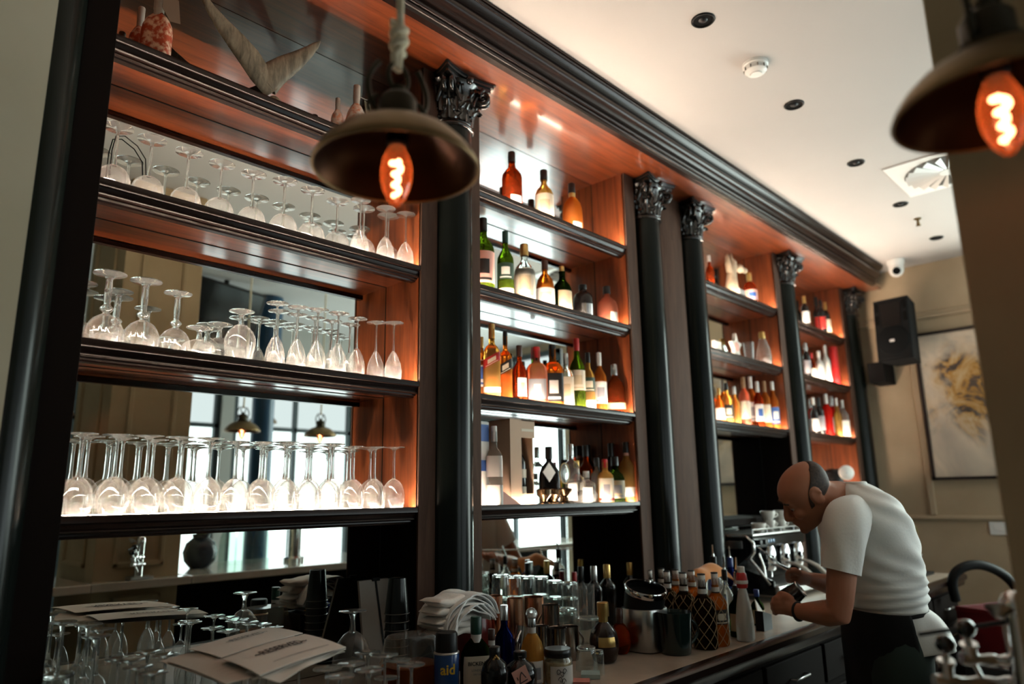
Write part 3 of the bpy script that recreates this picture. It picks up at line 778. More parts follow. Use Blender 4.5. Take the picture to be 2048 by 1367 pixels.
# ------------------------------------------------------------------ beer taps close to the camera, lower right
dd = 1.12
t = thing('beer_tap_tower', 'chrome beer tap tower with black ball knobs in the bottom right corner', 'beer tap', at_d(2025, 1400, dd))
pA = at_d(2030, 1205, dd); rr = .0205
b = NB(); lathe(b, [(rr * 1.05, -.22), (rr * 1.05, -.03), (rr * 1.15, -.02), (rr * 1.1, .0), (rr * .8, .012), (rr * .4, .018), (0, .019)], 28, pA); obj('tower', b, chrome, t, 40)
b = NB(); lathe(b, [(.006, 0), (.018, .012), (.019, .015), (.007, .018)], 24, (0, 0, 0), mtx=Matrix.Translation(at_d(1998, 1234, dd - .03)) @ Matrix.Rotation(R_(25), 4, 'Y')); obj('drip_collar', b, steel, t, 40)
for (kb, st, pl, pr) in (((1931, 1256), (1941, 1308), (1922, 1315), (2022, 1322)), ((1890, 1287), (1893, 1342), (1868, 1360), (2030, 1366))):
    P0, P1 = at_d(*pl, dd), at_d(*pr, dd)
    b = NB(); n = 9; tube(b, [P0.lerp(P1, q / n) for q in range(n + 1)], [.0093, .0105, .0105, .0075, .0075, .0097, .0097, .0077, .0109, .0109], 14); fa = obj('faucet', b, chrome, t, 50)
    S0, S1_ = at_d(*st, dd), at_d(*kb, dd)
    b = NB(); tube(b, [S0 + Vector((0, 0, -.01)), S0, S0.lerp(S1_, .28), S0.lerp(S1_, .3), S0.lerp(S1_, .42), S0.lerp(S1_, .43), S1_], [.0087, .0105, .0105, .013, .013, .005, .005], 14); obj('valve_stem', b, chrome, fa, 50)
    b = NB(); ball(b, S1_, .0142, 20, 12); obj('knob', b, M('black_gloss', (.004, .004, .004), rough=.08, coat=1.), fa, 80)
    b = NB(); tube(b, [P0.lerp(P1, .25) + Vector((0, 0, -.008)), P0.lerp(P1, .35) + Vector((.01, 0, -.035))], .004, 8); obj('spout', b, chrome, fa, 60)
b = NB(); tube(b, [at_d(1838, 1268, dd), at_d(1950, 1252, dd), at_d(2060, 1236, dd)], .0032, 8); obj('handle_bar', b, blk, t)
b = NB(); box(b, pA.x - .05, pA.x + .06, pA.y - .028, pA.y + .05, 1.1005, 1.115, .004); tube(b, [(pA.x, pA.y, 1.115), (pA.x, pA.y, pA.z - .21)], rr * 1.05, 20); obj('foot', b, steel, t, 0)
# ------------------------------------------------------------------ stemware (upside down: rim at z = 0, foot on top)
bowl_g = THIN('clear_bowl', (.985, .99, .985), film=.15, gl=.62, base=.05)
stem_g = SOLID('clear_stem', (.97, .985, .975), milk=.10, milkcol=(.9, .92, .9))
cut_g = THIN('cut_crystal', (.95, .96, .95), film=.13, gl=.7, base=.12)
def stem_glass(name, label, cat, loc, bowl, stem, foot, group, cut=0, seg=28, mat=None):
    t = thing(name, label, cat, loc, group)
    P = Vector(loc)
    b = NB()
    if cut:
        lathe(b, bowl, seg, P, capb=False, capt=False)
        for v in b.verts:
            d = v.co - P; h = d.z
            a = math.atan2(d.y, d.x)
            if h > .008:
                k = 1 + .055 * (abs(math.sin(a * cut / 2 + h * 60)) - .5) + .03 * (abs(math.sin(a * cut / 2 - h * 60)) - .5)
                v.co = P + Vector((d.x * k, d.y * k, d.z))
    else:
        lathe(b, bowl, seg, P, capb=False, capt=False)
        tube(b, [P + Vector((bowl[0][0] * math.cos(q * PI / 12), bowl[0][0] * math.sin(q * PI / 12), .0008)) for q in range(24)], .0008, 5, closed=True)
    obj('bowl', b, mat or (cut_g if cut else bowl_g), t, 70 if not cut else 25)
    b = NB(); lathe(b, stem, 14, P); obj('stem', b, stem_g, t, 60)
    b = NB(); lathe(b, foot, 26, P); obj('foot', b, stem_g, t, 60)
    return t
def WINE(H=.20, R=.0395, BH=.098, rim=.034, fr=.0365):
    bowl = [(rim, 0), (R * .93, BH * .18), (R, BH * .40), (R * .965, BH * .58), (R * .80, BH * .78), (R * .52, BH * .92), (R * .28, BH * .985), (.0055, BH * 1.02)]
    stem = [(.0062, BH * .985), (.0056, BH + .006), (.0042, BH + .018), (.0038, BH + (H - BH) * .5), (.0042, H - .018), (.0060, H - .009)]
    foot = [(.0060, H - .0095), (.012, H - .0055), (fr * .7, H - .0028), (fr, H - .0018), (fr, H - .0006), (fr * .96, H), (0, H - .0002)]
    return bowl, stem, foot
def BALLOON(H=.205, R=.0445, BH=.092, rim=.038, fr=.039):
    bowl = [(rim, 0), (R * .95, BH * .18), (R, BH * .36), (R * .97, BH * .54), (R * .86, BH * .72), (R * .66, BH * .87), (R * .38, BH * .965), (R * .16, BH * 1.0), (.0055, BH * 1.02)]
    _, stem, foot = WINE(H, R, BH, rim, fr); return bowl, stem, foot
def FLUTE(H=.205, R=.029, BH=.105, rim=.025, fr=.033):
    bowl = [(rim, 0), (R * .97, BH * .2), (R, BH * .36), (R * .88, BH * .58), (R * .62, BH * .78), (R * .34, BH * .93), (R * .17, BH * .99), (.0042, BH * 1.03)]
    stem = [(.0046, BH * .99), (.0036, BH + .012), (.0030, BH + .03), (.0030, H - .02), (.0045, H - .008)]
    foot = [(.0045, H - .0085), (.010, H - .005), (fr * .7, H - .0025), (fr, H - .0016), (fr, H - .0005), (fr * .96, H), (0, H - .0002)]
    return bowl, stem, foot
def SNIFTER(H=.13, R=.048, BH=.088, rim=.032, fr=.036):
    bowl = [(rim, 0), (R * .86, BH * .25), (R, BH * .52), (R * .97, BH * .66), (R * .80, BH * .83), (R * .45, BH * .96), (.009, BH * 1.01)]
    stem = [(.009, BH * .985), (.007, BH + (H - BH) * .35), (.0065, BH + (H - BH) * .6), (.011, H - .008)]
    foot = [(.011, H - .0085), (.018, H - .005), (fr * .75, H - .0026), (fr, H - .0018), (fr, H - .0006), (fr * .96, H), (0, H - .0002)]
    return bowl, stem, foot
def GOBLET(H=.20, R=.045, BH=.088, rim=.040, fr=.040):
    bowl = [(rim, 0), (R * .97, BH * .15), (R, BH * .36), (R * .96, BH * .55), (R * .84, BH * .73), (R * .62, BH * .88), (R * .34, BH * .98), (.010, BH * 1.02)]
    stem = [(.010, BH), (.008, BH + .006), (.016, BH + .014), (.0165, BH + .018), (.008, BH + .027), (.0075, BH + .032), (.0092, BH + .06), (.0080, H - .018), (.013, H - .008)]
    foot = [(.013, H - .0085), (.022, H - .0055), (fr * .8, H - .004), (fr, H - .0028), (fr, H - .0008), (fr * .96, H), (0, H - .0002)]
    return bowl, stem, foot
E0 = Vector((0, 0, 0))
# lowest lit shelf: two rows of wine glasses
z = S1[3] + .0006
N = 13
first = None
for row, (yy, off, nm) in enumerate(((.062, 0, 'front row'), (.142, .039, 'back row'))):
    for i in range(N if row == 0 else N - 1):
        x = .537 + i * .0778 + off + random.uniform(-.002, .002)
        lab = 'upside-down wine glass on the brightest lowest shelf, %s from the left in its %s' % (ORD[i], nm)
        loc = (x, yy + random.uniform(-.006, .006), z)
        g = '%s of wine glasses on the lowest lit shelf' % nm
        if first is None: first = stem_glass('wine_glass', lab, 'wine glass', loc, *WINE(.20, .0372, .096, .0325, .0355), g)
        else: dup(first, loc, lab, random.uniform(0, 6), g, random.uniform(.985, 1.015))
# second shelf from the top: large round glasses
z = S1[1] + .0006
first2 = None
for i, x in enumerate((.553, .643, .748, .846, .948, 1.05, 1.15, 1.25, 1.352, 1.462)):
    lab = 'upside-down round red-wine glass on the second shelf down, %s from the left' % ORD[i]
    loc = (x, .108 + random.uniform(-.006, .006), z)
    g = 'round glasses on the second shelf'
    if first2 is None: first2 = stem_glass('red_wine_glass', lab, 'wine glass', loc, *BALLOON(), g)
    else: dup(first2, loc, lab, random.uniform(0, 6), g, random.uniform(.97, 1.02))
tul = stem_glass('tulip_glass', 'slim upside-down tulip glass, left one of two ending the second shelf', 'wine glass', (1.405, .045, z), *FLUTE(.20, .031, .095, .026, .034), 'tulip glasses on the second shelf')
dup(tul, (1.488, .040, z), 'slim upside-down tulip glass, the last at the right end of the second shelf', 1., 'tulip glasses on the second shelf')
dup(tul, (1.300, .046, z), 'slim upside-down tulip glass on the second shelf, standing right behind the lamp shade', 1., 'tulip glasses on the second shelf')
# third shelf: cut goblets, snifters, flutes
z = S1[2] + .0006
cut = None
for (x, y, s, lab) in ((.566, .085, 1.0, 'tall cut-crystal goblet upside down at the left end of the third shelf, front'), (.522, .153, .90, 'cut-crystal goblet upside down behind the leftmost tall one'),
                       (.657, .090, 1.0, 'tall cut-crystal goblet upside down, second tall one from the left'), (.612, .154, .88, 'shorter cut-crystal goblet upside down between the two tall ones, at the back'),
                       (.742, .088, .91, 'shorter cut-crystal goblet upside down, rightmost of the goblets')):
    if cut is None: cut = stem_glass('crystal_goblet', lab, 'goblet', (x, y, z), *GOBLET(), 'cut crystal goblets', cut=16, seg=48)
    else: dup(cut, (x, y, z), lab, x * 9, 'cut crystal goblets', s)
def foot_at(u, v, h): return at_z(u, v, z + h)
sn = None
for (u, v, yw, lab) in ((400, 655, .100, 'short brandy snifter upside down just right of the goblets'), (484, 622, .085, 'largest brandy snifter upside down, beside the champagne flutes'), (440, 648, .158, 'brandy snifter at the back, between the other two snifters')):
    p = at_y(u, v, yw); h = p.z - z
    if sn is None: sn = stem_glass('brandy_snifter', lab, 'snifter', (p.x, yw, z), *SNIFTER(h, .045, h - .035), 'brandy snifters')
    else: stem_glass('brandy_snifter', lab, 'snifter', (p.x, yw, z), *SNIFTER(h, (.044 if yw < .1 else .036), h - .042), 'brandy snifters')
fl = None
for i, (u, v) in enumerate(((555, 612), (597, 620), (637, 619), (678, 626), (715, 641), (753, 648), (788, 645))):
    p = foot_at(u, v, .205); p.y = max(.034, min(.075, p.y))
    p.x = at_y(u, v, p.y).x
    lab = 'champagne flute upside down on the third shelf, %s from the left in the front' % ORD[i]
    if fl is None: fl = stem_glass('champagne_flute', lab, 'champagne flute', (p.x, p.y, z), *FLUTE(), 'champagne flutes on the third shelf')
    else: dup(fl, (p.x, p.y, z), lab, i, 'champagne flutes on the third shelf')
for i, x in enumerate((1.07, 1.135, 1.20, 1.265, 1.335)):
    dup(fl, (x, .138, z), 'champagne flute upside down on the third shelf, %s from the left in the rear' % ORD[i], i, 'champagne flutes on the third shelf', .97)
# the thin black cable at the left of the second shelf
b = NB(); q0 = at_y(222, 285, .186); q1 = at_y(292, 340, .186)
tube(b, [at_y(219, 350, .185), at_y(224, 300, .186), at_y(232, 272, .187), at_y(250, 272, .187), at_y(275, 292, .187), at_y(291, 318, .187), at_y(292, 352, .187)], .0016, 6)
solo('cable', b, rubber, 'thin black cable looped on the mirror behind the leftmost round glasses', 'cable')
# ------------------------------------------------------------------ bottles
G_AMBER = SOLID('amber_liquor', (.95, .42, .10), milk=.34, ior=1.3, milkcol=(.80, .26, .05))
G_DAMBER = SOLID('dark_amber_liquor', (.62, .15, .03), milk=.28, ior=1.3, milkcol=(.40, .075, .02))
G_GOLD = SOLID('golden_liquor', (.98, .66, .25), milk=.34, ior=1.3, milkcol=(.85, .48, .14))
G_PINK = SOLID('rose_liquor', (.95, .45, .32), milk=.34, ior=1.3, milkcol=(.85, .30, .18))
G_CLEAR = SOLID('clear_liquor', (.95, .97, .95), milk=.12, ior=1.3, milkcol=(.85, .86, .82))
G_GREEN = SOLID('green_bottle', (.26, .36, .05), milk=.28, ior=1.35, milkcol=(.13, .19, .02))
G_DGREEN = SOLID('dark_green_bottle', (.05, .085, .02), milk=.18, ior=1.4, milkcol=(.03, .05, .012))
G_RED = SOLID('red_liqueur', (.85, .05, .03), milk=.40, ior=1.3, milkcol=(.75, .035, .025))
G_BLACK = M('black_bottle', (.006, .005, .005), rough=.12, spec=.45)
G_BLUE = SOLID('cobalt_bottle', (.03, .05, .30), milk=.25, ior=1.4, milkcol=(.012, .02, .12))
G_WHITE = M('frosted_white', (.72, .71, .67), rough=.35, trans=.2)
def LB(name, c, rough=.55): return M('paper_' + name, c, rough=rough)
L_CREAM = LB('cream', (.56, .49, .38)); L_WHITE = LB('white', (.60, .58, .54)); L_BLACK = LB('black', (.012, .011, .010)); L_RED = LB('red', (.38, .02, .015))
L_GREY = LB('grey', (.22, .22, .24)); L_GREEN = LB('green', (.02, .045, .03)); L_BEIGE = LB('beige', (.42, .34, .22)); L_BLUE = LB('blue', (.03, .09, .30)); L_PINK = LB('pink', (.68, .36, .29)); L_ORANGE = LB('orange', (.62, .26, .05))
C_BLACK = M('cap_black', (.008, .008, .008), rough=.3); C_GOLD = M('cap_gold', (.62, .40, .14), rough=.3, metal=.9); C_RED = M('cap_red', (.45, .02, .02), rough=.35); C_WHITE = M('cap_white', (.72, .70, .66), rough=.4)
C_BROWN = M('cap_brown', (.05, .018, .012), rough=.35); C_SILVER = M('cap_silver', (.6, .6, .6), rough=.25, metal=1.); C_GREEN = M('cap_green', (.01, .05, .035), rough=.35); C_CORK = M('cap_cork', (.30, .17, .085), rough=.8); C_BLUE = M('cap_blue', (.02, .05, .22), rough=.3)
# profile: fractions of (radius, height); cap starts at 'c'
ST = {
    'round':  dict(p=[(.0, 0), (.90, 0), (1, .015), (1, .46), (.97, .53), (.80, .61), (.46, .68), (.32, .73), (.31, .86), (.36, .865), (.36, .885)], c=.80, lz=(.10, .42)),
    'tall':   dict(p=[(.0, 0), (.92, 0), (1, .012), (1, .54), (.94, .60), (.66, .67), (.40, .72), (.34, .78), (.33, .93)], c=.82, lz=(.12, .46)),
    'bord':   dict(p=[(.0, 0), (.92, 0), (1, .012), (1, .60), (.95, .65), (.66, .71), (.40, .75), (.36, .80), (.36, .94)], c=.77, lz=(.14, .50)),
    'fat':    dict(p=[(.0, 0), (.86, 0), (1, .03), (1, .40), (.96, .50), (.82, .60), (.52, .68), (.30, .73), (.28, .86), (.33, .865), (.33, .885)], c=.80, lz=(.08, .36)),
    'onion':  dict(p=[(.0, 0), (.62, 0), (.80, .04), (1, .22), (1, .36), (.88, .50), (.55, .62), (.27, .68), (.25, .84), (.31, .845), (.31, .87)], c=.76, lz=(.14, .36)),
    'square': dict(p=[(.0, 0), (.94, 0), (1, .012), (1, .56), (.96, .62), (.72, .68), (.40, .72), (.34, .76), (.33, .93)], c=.80, lz=(.08, .46), n=5),
    'flat':   dict(p=[(.0, 0), (.94, 0), (1, .02), (1, .44), (.93, .54), (.72, .64), (.42, .71), (.28, .74), (.27, .86), (.32, .865), (.32, .89)], c=.78, lz=(.10, .44), n=4, fy=.55),
    'jug':    dict(p=[(.0, 0), (.80, 0), (.95, .06), (1, .42), (.98, .58), (.80, .72), (.42, .80), (.36, .84), (.36, .93)], c=.86, lz=(.10, .46)),
    'skittle': dict(p=[(.0, 0), (.90, 0), (1, .02), (1, .25), (.92, .42), (.70, .60), (.46, .74), (.38, .80), (.36, .93)], c=.80, lz=(.08, .30)),
}
def bottle(name, label, P, h, r, style, glass, cap, lab=None, lz=None, span=150, face=225, neck=None, band=None, tilt=0., group=None, emblem=None, cat='bottle', fill=None, seg=24, capk=1.12):
    s = ST[style]
    P = Vector(P); t = thing(name, label, cat, P, group)
    n = s.get('n', 2.0); fy = s.get('fy', 1.0)
    rot = Matrix.Translation(P) @ Matrix.Rotation(R_(face - 270), 4, 'Z') @ Matrix.Translation(-P)
    if n > 2: seg = 32
    prof = [(a * r, z * h) for a, z in s['p']]
    b = NB(); lathe(b, prof, seg, P, n, fy, mtx=rot); obj('body', b, glass, t, 50)
    nr = prof[-1][0]
    b = NB(); lathe(b, [(nr * capk, s['c'] * h), (nr * capk * 1.02, h * (s['c'] + .01)), (nr * capk, h * .99), (nr * capk * .9, h), (0, h)], 18, P, capb=False)
    obj('cap', b, cap, t, 45)
    def patch(z0, z1, sp, off, sl=0., cen=0.):
        bb = NB()
        def rad(z):
            for (ra, za), (rb, zb) in zip(prof[1:-1], prof[2:]):
                if za <= z <= zb and zb > za: return ra + (rb - ra) * (z - za) / (zb - za)
            return prof[1][0]
        def fn(u, v):
            a = R_(270 + cen + (u - .5) * sp); z = (z0 + (z1 - z0) * v + sl * (u - .5)) * h
            k = 1.0 if n == 2.0 else 1.0 / ((abs(math.cos(a)) ** n + abs(math.sin(a)) ** n) ** (1 / n))
            rr = rad(z) * k + off
            return rot @ (P + Vector((rr * math.cos(a), rr * math.sin(a) * fy - (off if fy < 1 else 0), z)))
        grid(bb, fn, 12 if n == 2 else 20, 4)
        return bb
    if lab is not None:
        q = lz or s['lz']
        lb = obj('label', patch(q[0], q[1], span, .0007, tilt), lab, t, 60, fix=True)
        if emblem is not None:
            m = (q[0] + q[1]) / 2; e = (q[1] - q[0])
            obj('emblem', patch(m - e * .22, m + e * .24, span * .42, .0013, tilt * .42), emblem, lb, 60)
            obj('print_line', patch(q[0] + e * .08, q[0] + e * .16, span * .6, .0013, tilt * .6), emblem, lb, 60)
    if band is not None:
        m_, z0, z1 = band
        obj('band', patch(z0, z1, min(span, 170), .0009), m_, t, 60)
    if neck is not None:
        b = NB(); k0 = s['c'] - .10
        lathe(b, [(nr * 1.06, k0 * h), (nr * 1.06, (s['c'] + .004) * h)], 18, P, capb=False, capt=False); obj('neck_label', b, neck, t, 45)
    return t
def put(u, v, w, y, z):
    """base point, height and radius of a bottle whose top is seen at (u, v) and whose body is w pixels wide"""
    p = at_y(u, v, y); dep = depth(p)
    return Vector((p.x, y, z + .0006)), p.z - z, w * dep / FPX / 2
def shelf_bottles(z, y0, group, items):
    for it in items:
        u, v, w, style, glass, cap, label = it[:7]; kw = it[7] if len(it) > 7 else {}
        kw = dict(kw)
        y = kw.pop('y', y0); nm = kw.pop('name', 'bottle')
        P, h, r = put(u, v, w, y, z)
        bottle(nm, label, P, h, r, style, glass, cap, group=group, **kw)
W_ = 'whisky_bottle'
shelf_bottles(S2[0], .07, 'three bottles on the top shelf of the bottle unit', [
    (1023, 305, 40, 'tall', G_DAMBER, C_BLACK, 'reddish whisky bottle, left of the three on the top shelf beside the lamp', dict(name=W_, lab=L_WHITE, lz=(.06, .20), span=70, face=250)),
    (1087, 341, 37, 'round', G_GOLD, C_BLACK, 'whisky bottle with a big cream label, middle of the three on the top shelf', dict(name=W_, lab=L_CREAM, lz=(.05, .50), emblem=L_BEIGE)),
    (1143, 368, 39, 'fat', G_AMBER, C_BLACK, 'bulbous amber bottle with gold neck, right of the three on the top shelf', dict(name=W_, lab=L_WHITE, lz=(.05, .18), span=60, face=250, neck=C_GOLD))])
shelf_bottles(S2[1], .07, 'bottles on the second shelf of the bottle unit', [
    (966, 437, 44, 'tall', G_GREEN, C_BLACK, 'big green bottle with dark and pink label, half hidden behind the left post', dict(name=W_, lab=L_PINK, lz=(.10, .52), emblem=L_BLACK, span=160)),
    (1010, 463, 33, 'tall', G_GREEN, C_GREEN, 'green bottle with a dark oval label, second on its shelf', dict(name=W_, lab=L_GREEN, lz=(.26, .50), emblem=L_WHITE, band=(L_CREAM, .03, .13), span=140)),
    (1048, 489, 42, 'round', G_CLEAR, C_GOLD, 'pale whisky bottle with a large cream label, right of the green bottles', dict(name=W_, lab=L_CREAM, lz=(.05, .56), emblem=L_BEIGE)),
    (1089, 521, 36, 'fat', G_AMBER, C_BROWN, 'amber bottle with a wide white label, centre of the second bottle shelf', dict(name=W_, lab=L_WHITE, lz=(.06, .40), emblem=L_PINK, span=170)),
    (1123, 533, 37, 'round', G_DGREEN, C_GOLD, 'dark bottle with beige label and gold cap, left of the black jug', dict(name=W_, lab=L_BEIGE, lz=(.05, .45), span=110, face=250, capk=.8)),
    (1165, 570, 41, 'jug', G_BLACK, C_BLACK, 'squat glossy black jug with silver label on the second bottle shelf', dict(name='jug', lab=C_SILVER, lz=(.06, .40), span=70, face=245)),
    (1213, 573, 41, 'fat', G_PINK, C_BLACK, 'round orange flask with small white label, right end of the second bottle shelf', dict(name=W_, lab=L_WHITE, lz=(.06, .30), span=45, face=255))])
shelf_bottles(S2[2], .07, 'bottles on the third shelf of the bottle unit', [
    (962, 674, 27, 'tall', G_AMBER, C_GOLD, "amber bottle with blue-white label, half hidden at the third bottle shelf's left end", dict(y=.115, name=W_, lab=L_WHITE, lz=(.20, .62), emblem=L_BLUE)),
    (983, 648, 34, 'square', G_GOLD, C_GOLD, 'tall square whisky bottle with a slanted dark red label', dict(name=W_, lab=L_RED, lz=(.44, .56), tilt=.14, emblem=L_CREAM, span=120, band=(L_CREAM, .08, .15))),
    (1010, 663, 26, 'square', G_AMBER, C_BLACK, 'tall square whisky bottle with a slanted black label', dict(name=W_, lab=L_BLACK, lz=(.40, .55), tilt=.12, emblem=L_CREAM, span=120, y=.075)),
    (1038, 691, 30, 'round', G_DAMBER, C_BROWN, 'dark amber bottle with white oval label and maroon cap', dict(name=W_, lab=L_WHITE, lz=(.10, .42), emblem=L_BEIGE, span=80, face=248)),
    (1072, 694, 42, 'square', G_PINK, C_RED, 'square rose-coloured bottle with a grey shield label and red cap', dict(name=W_, lab=L_GREY, lz=(.08, .42), emblem=L_WHITE, span=85, neck=C_BLACK)),
    (1104, 690, 40, 'square', G_AMBER, C_BLACK, 'square whiskey bottle with a black label and black cap', dict(name=W_, lab=L_BLACK, lz=(.07, .52), emblem=L_WHITE, span=110, neck=C_BLACK)),
    (1131, 707, 27, 'square', G_CLEAR, C_WHITE, 'clear bottle with a cream label, right of the black-labelled one', dict(name=W_, lab=L_CREAM, lz=(.06, .56), emblem=L_BEIGE, span=120)),
    (1152, 677, 31, 'tall', G_GREEN, C_RED, 'green bottle with cream label and red cap, tallest in its part of the shelf', dict(name=W_, lab=L_CREAM, lz=(.26, .54), emblem=L_BEIGE, span=150)),
    (1175, 705, 25, 'tall', G_GOLD, C_BLACK, 'golden bottle with dark green label beside the red-capped one', dict(name=W_, lab=L_GREEN, lz=(.32, .56), emblem=L_CREAM, band=(L_WHITE, .05, .18))),
    (1197, 705, 27, 'tall', G_AMBER, C_WHITE, 'amber bottle with white label and white capsule', dict(name=W_, lab=L_WHITE, lz=(.14, .50), emblem=L_GREY, neck=C_WHITE)),
    (1228, 729, 38, 'flat', G_DAMBER, C_SILVER, 'flat square-shouldered bottle of dark liquor at the right end of the third bottle shelf', dict(name=W_, lab=L_BEIGE, lz=(.10, .22), span=110))])
z4 = S2[3]
# lowest shelf of the bottle unit: boxes, gin bottles, ornaments
p0 = at_y(956, 842, .055); p1 = at_y(978, 842, .055)
t = thing('carton', 'tall white carton with blue print at the left end of the lowest bottle shelf', 'carton', ((p0.x + p1.x) / 2, .10, z4))
b = NB(); box(b, p0.x, p1.x, .055, .13, z4 + .0006, p0.z, .002); obj('box_body', b, L_WHITE, t, 0)
b = NB(); box(b, p0.x + .003, p1.x - .003, .0535, .0545, z4 + .13, z4 + .17); obj('blue_print', b, L_BLUE, t, 0)
b = NB(); box(b, p0.x + .003, p1.x - .003, .0535, .0545, z4 + .24, p0.z - .01); obj('blue_print', b, L_BLUE, t, 0)
shelf_bottles(z4, .05, 'bottles on the lowest shelf of the bottle unit', [
    (988, 852, 32, 'square', G_CLEAR, C_WHITE, 'tall frosted white bottle beside the white carton', dict(name='gin_bottle', lab=L_WHITE, lz=(.36, .62), y=.045, span=140, band=(L_WHITE, .02, .26))),
    (1006, 900, 19, 'tall', G_BLACK, C_BLACK, 'slim dark bottle with white label, left of the gift box', dict(name='bottle', lab=L_WHITE, lz=(.20, .52), y=.085, band=(L_ORANGE, .06, .14))),
    (1097, 893, 42, 'flat', G_BLACK, C_BLACK, 'flat black bottle behind the round glass ornament', dict(name='gin_bottle', y=.125)),
    (1141, 888, 30, 'square', G_CLEAR, C_SILVER, 'clear tall bottle left of the clear decanters', dict(name='vodka_bottle', y=.10, lab=L_WHITE, lz=(.06, .34), span=60)),
    (1152, 921, 34, 'fat', G_CLEAR, C_GOLD, 'clear round-shouldered bottle behind the small decanters', dict(name='gin_bottle', y=.125, lab=L_CREAM, lz=(.3, .5), span=90)),
    (1171, 890, 30, 'round', G_DAMBER, C_BLACK, 'dark bottle with black stopper at the back, above the clear decanters', dict(name='bottle', y=.163)),
    (1172, 942, 34, 'square', G_CLEAR, C_WHITE, 'short square clear decanter in front, right of the glass ornament', dict(name='decanter', y=.05, lab=L_WHITE, lz=(.10, .5), span=60)),
    (1193, 915, 28, 'square', G_CLEAR, C_BLACK, 'clear gin bottle with black cap behind the face-label bottle', dict(name='gin_bottle', y=.100)),
    (1209, 918, 30, 'square', G_GOLD, C_RED, 'square bottle with a dark arched label and red mark', dict(name='gin_bottle', y=.05, lab=L_CREAM, lz=(.04, .56), emblem=L_GREY, span=110, band=(L_RED, .06, .12))),
    (1221, 886, 30, 'bord', G_BLACK, C_BLACK, 'black bottle at the back, left of the amber one on the lowest shelf', dict(name='bottle', y=.13)),
    (1229, 913, 36, 'round', G_DGREEN, C_BLACK, 'dark green bottle with pale label near the right end of the lowest bottle shelf', dict(name='rum_bottle', y=.05, lab=L_BEIGE, lz=(.10, .48), emblem=L_GREY, span=140)),
    (1251, 884, 34, 'tall', G_GOLD, C_BLACK, 'pale amber bottle with low white label, rightmost on the lowest bottle shelf', dict(name='rum_bottle', y=.06, lab=L_WHITE, lz=(.10, .25), span=150, neck=L_PINK))])
# gift box with its bottle
p0 = at_y(1018, 842, .03); p1 = at_y(1042, 842, .03); p2 = at_y(1069, 846, .03)
xa, xm, xb = at_y(1019, 900, .03).x, at_y(1043, 900, .03).x, at_y(1070, 900, .03).x
hz = at_y(1030, 838, .03).z - z4
card = M('kraft_card', (.50, .34, .235), rough=.7)
t = thing('gift_box', 'open-fronted brown gift box holding a dark bottle on the lowest bottle shelf', 'box', ((xa + xb) / 2, .09, z4))
b = NB(); zz = z4 + .0008
box(b, xa, xa + .004, .028, .15, zz, zz + hz); box(b, xb - .004, xb, .04, .15, zz, zz + hz); box(b, xa, xb, .146, .15, zz, zz + hz); box(b, xa, xb, .03, .15, zz + hz - .004, zz + hz); box(b, xa, xb, .03, .15, zz, zz + .004)
box(b, xa, xm - .004, .026, .030, zz, zz + hz); box(b, xm - .006, xb, .030, .034, zz, zz + .045); box(b, xm - .006, xb, .030, .034, zz + hz - .07, zz + hz)
obj('case', b, card, t, 0)
bb = NB(); box(bb, xm, xb - .008, .0285, .0298, zz + hz - .045, zz + hz - .035); obj('print_line', bb, L_CREAM, t, 0)
bottle('boxed_bottle', 'dark bottle with cream label standing inside the brown gift box', ((xm + xb) / 2 - .003, .085, zz + .005), hz - .05, (xb - xm) * .42, 'tall', G_BLACK, C_CORK, lab=L_CREAM, lz=(.12, .24), band=(L_CREAM, .36, .48), neck=L_CREAM)
# white card, glass ornament, small dark pots, white triangle cards
c = at_y(1098, 944, .085); s = .040
b = NB(); prism(b, [c + Vector((-s, 0, 0)), c + Vector((0, 0, -s)), c + Vector((s, 0, 0)), c + Vector((0, 0, s))], (0, -.0015, 0)); tgc = solo('price_card', b, L_WHITE, 'white diamond-shaped card leaning on the flat black bottle', 'card', None, 0)
c = at_y(1129, 946, .03); zb = z4 + .0006
t = thing('glass_ornament', 'round glass lens ornament on a dark brass pedestal, lowest bottle shelf', 'ornament', (c.x, .03, zb))
rr = .030
b = NB(); ball(b, c, (rr, .006, rr * 1.35), 24, 14); obj('lens', b, stem_g, t, 80)
b = NB(); tube(b, [c + Vector((rr * 1.03 * math.cos(a * PI / 16), 0, rr * 1.38 * math.sin(a * PI / 16))) for a in range(32)], .0028, 8, closed=True); obj('rim', b, brass, t, 70)
hh = c.z - rr * 1.38 - zb
b = NB(); lathe(b, [(.030, 0), (.030, .006), (.014, .014), (.010, hh * .35), (.022, hh * .5), (.030, hh * .72), (.026, hh * .76), (.006, hh * .80), (.004, hh)], 20, (c.x, .03, zb)); obj('pedestal', b, M('dark_brass', (.06, .035, .015), rough=.25, metal=.8), t, 40)
for i, (u, y, lab) in enumerate(((1088, .035, 'small dark ornamental pot left of the glass lens'), (1106, .06, 'small dark ornamental pot just behind the lens pedestal'))):
    q = at_y(u, 985, y)
    b = NB(); lathe(b, [(.026, 0), (.026, .006), (.012, .014), (.014, .022), (.030, .04), (.031, .06), (.024, .064), (.021, .05), (0, .03)], 20, (q.x, y, zb)); solo('ornamental_pot', b, MATS['dark_brass'], lab, 'pot')
q = at_y(1015, 1000, .03)
b = NB(); prism(b, [(q.x - .055, .012, zb), (q.x + .060, .006, zb), (q.x - .052, .040, zb + .075)], (0, .003, 0)); solo('folded_card', b, L_PINK, 'white folded card leaning in front of the gift box', 'card', None, 0)

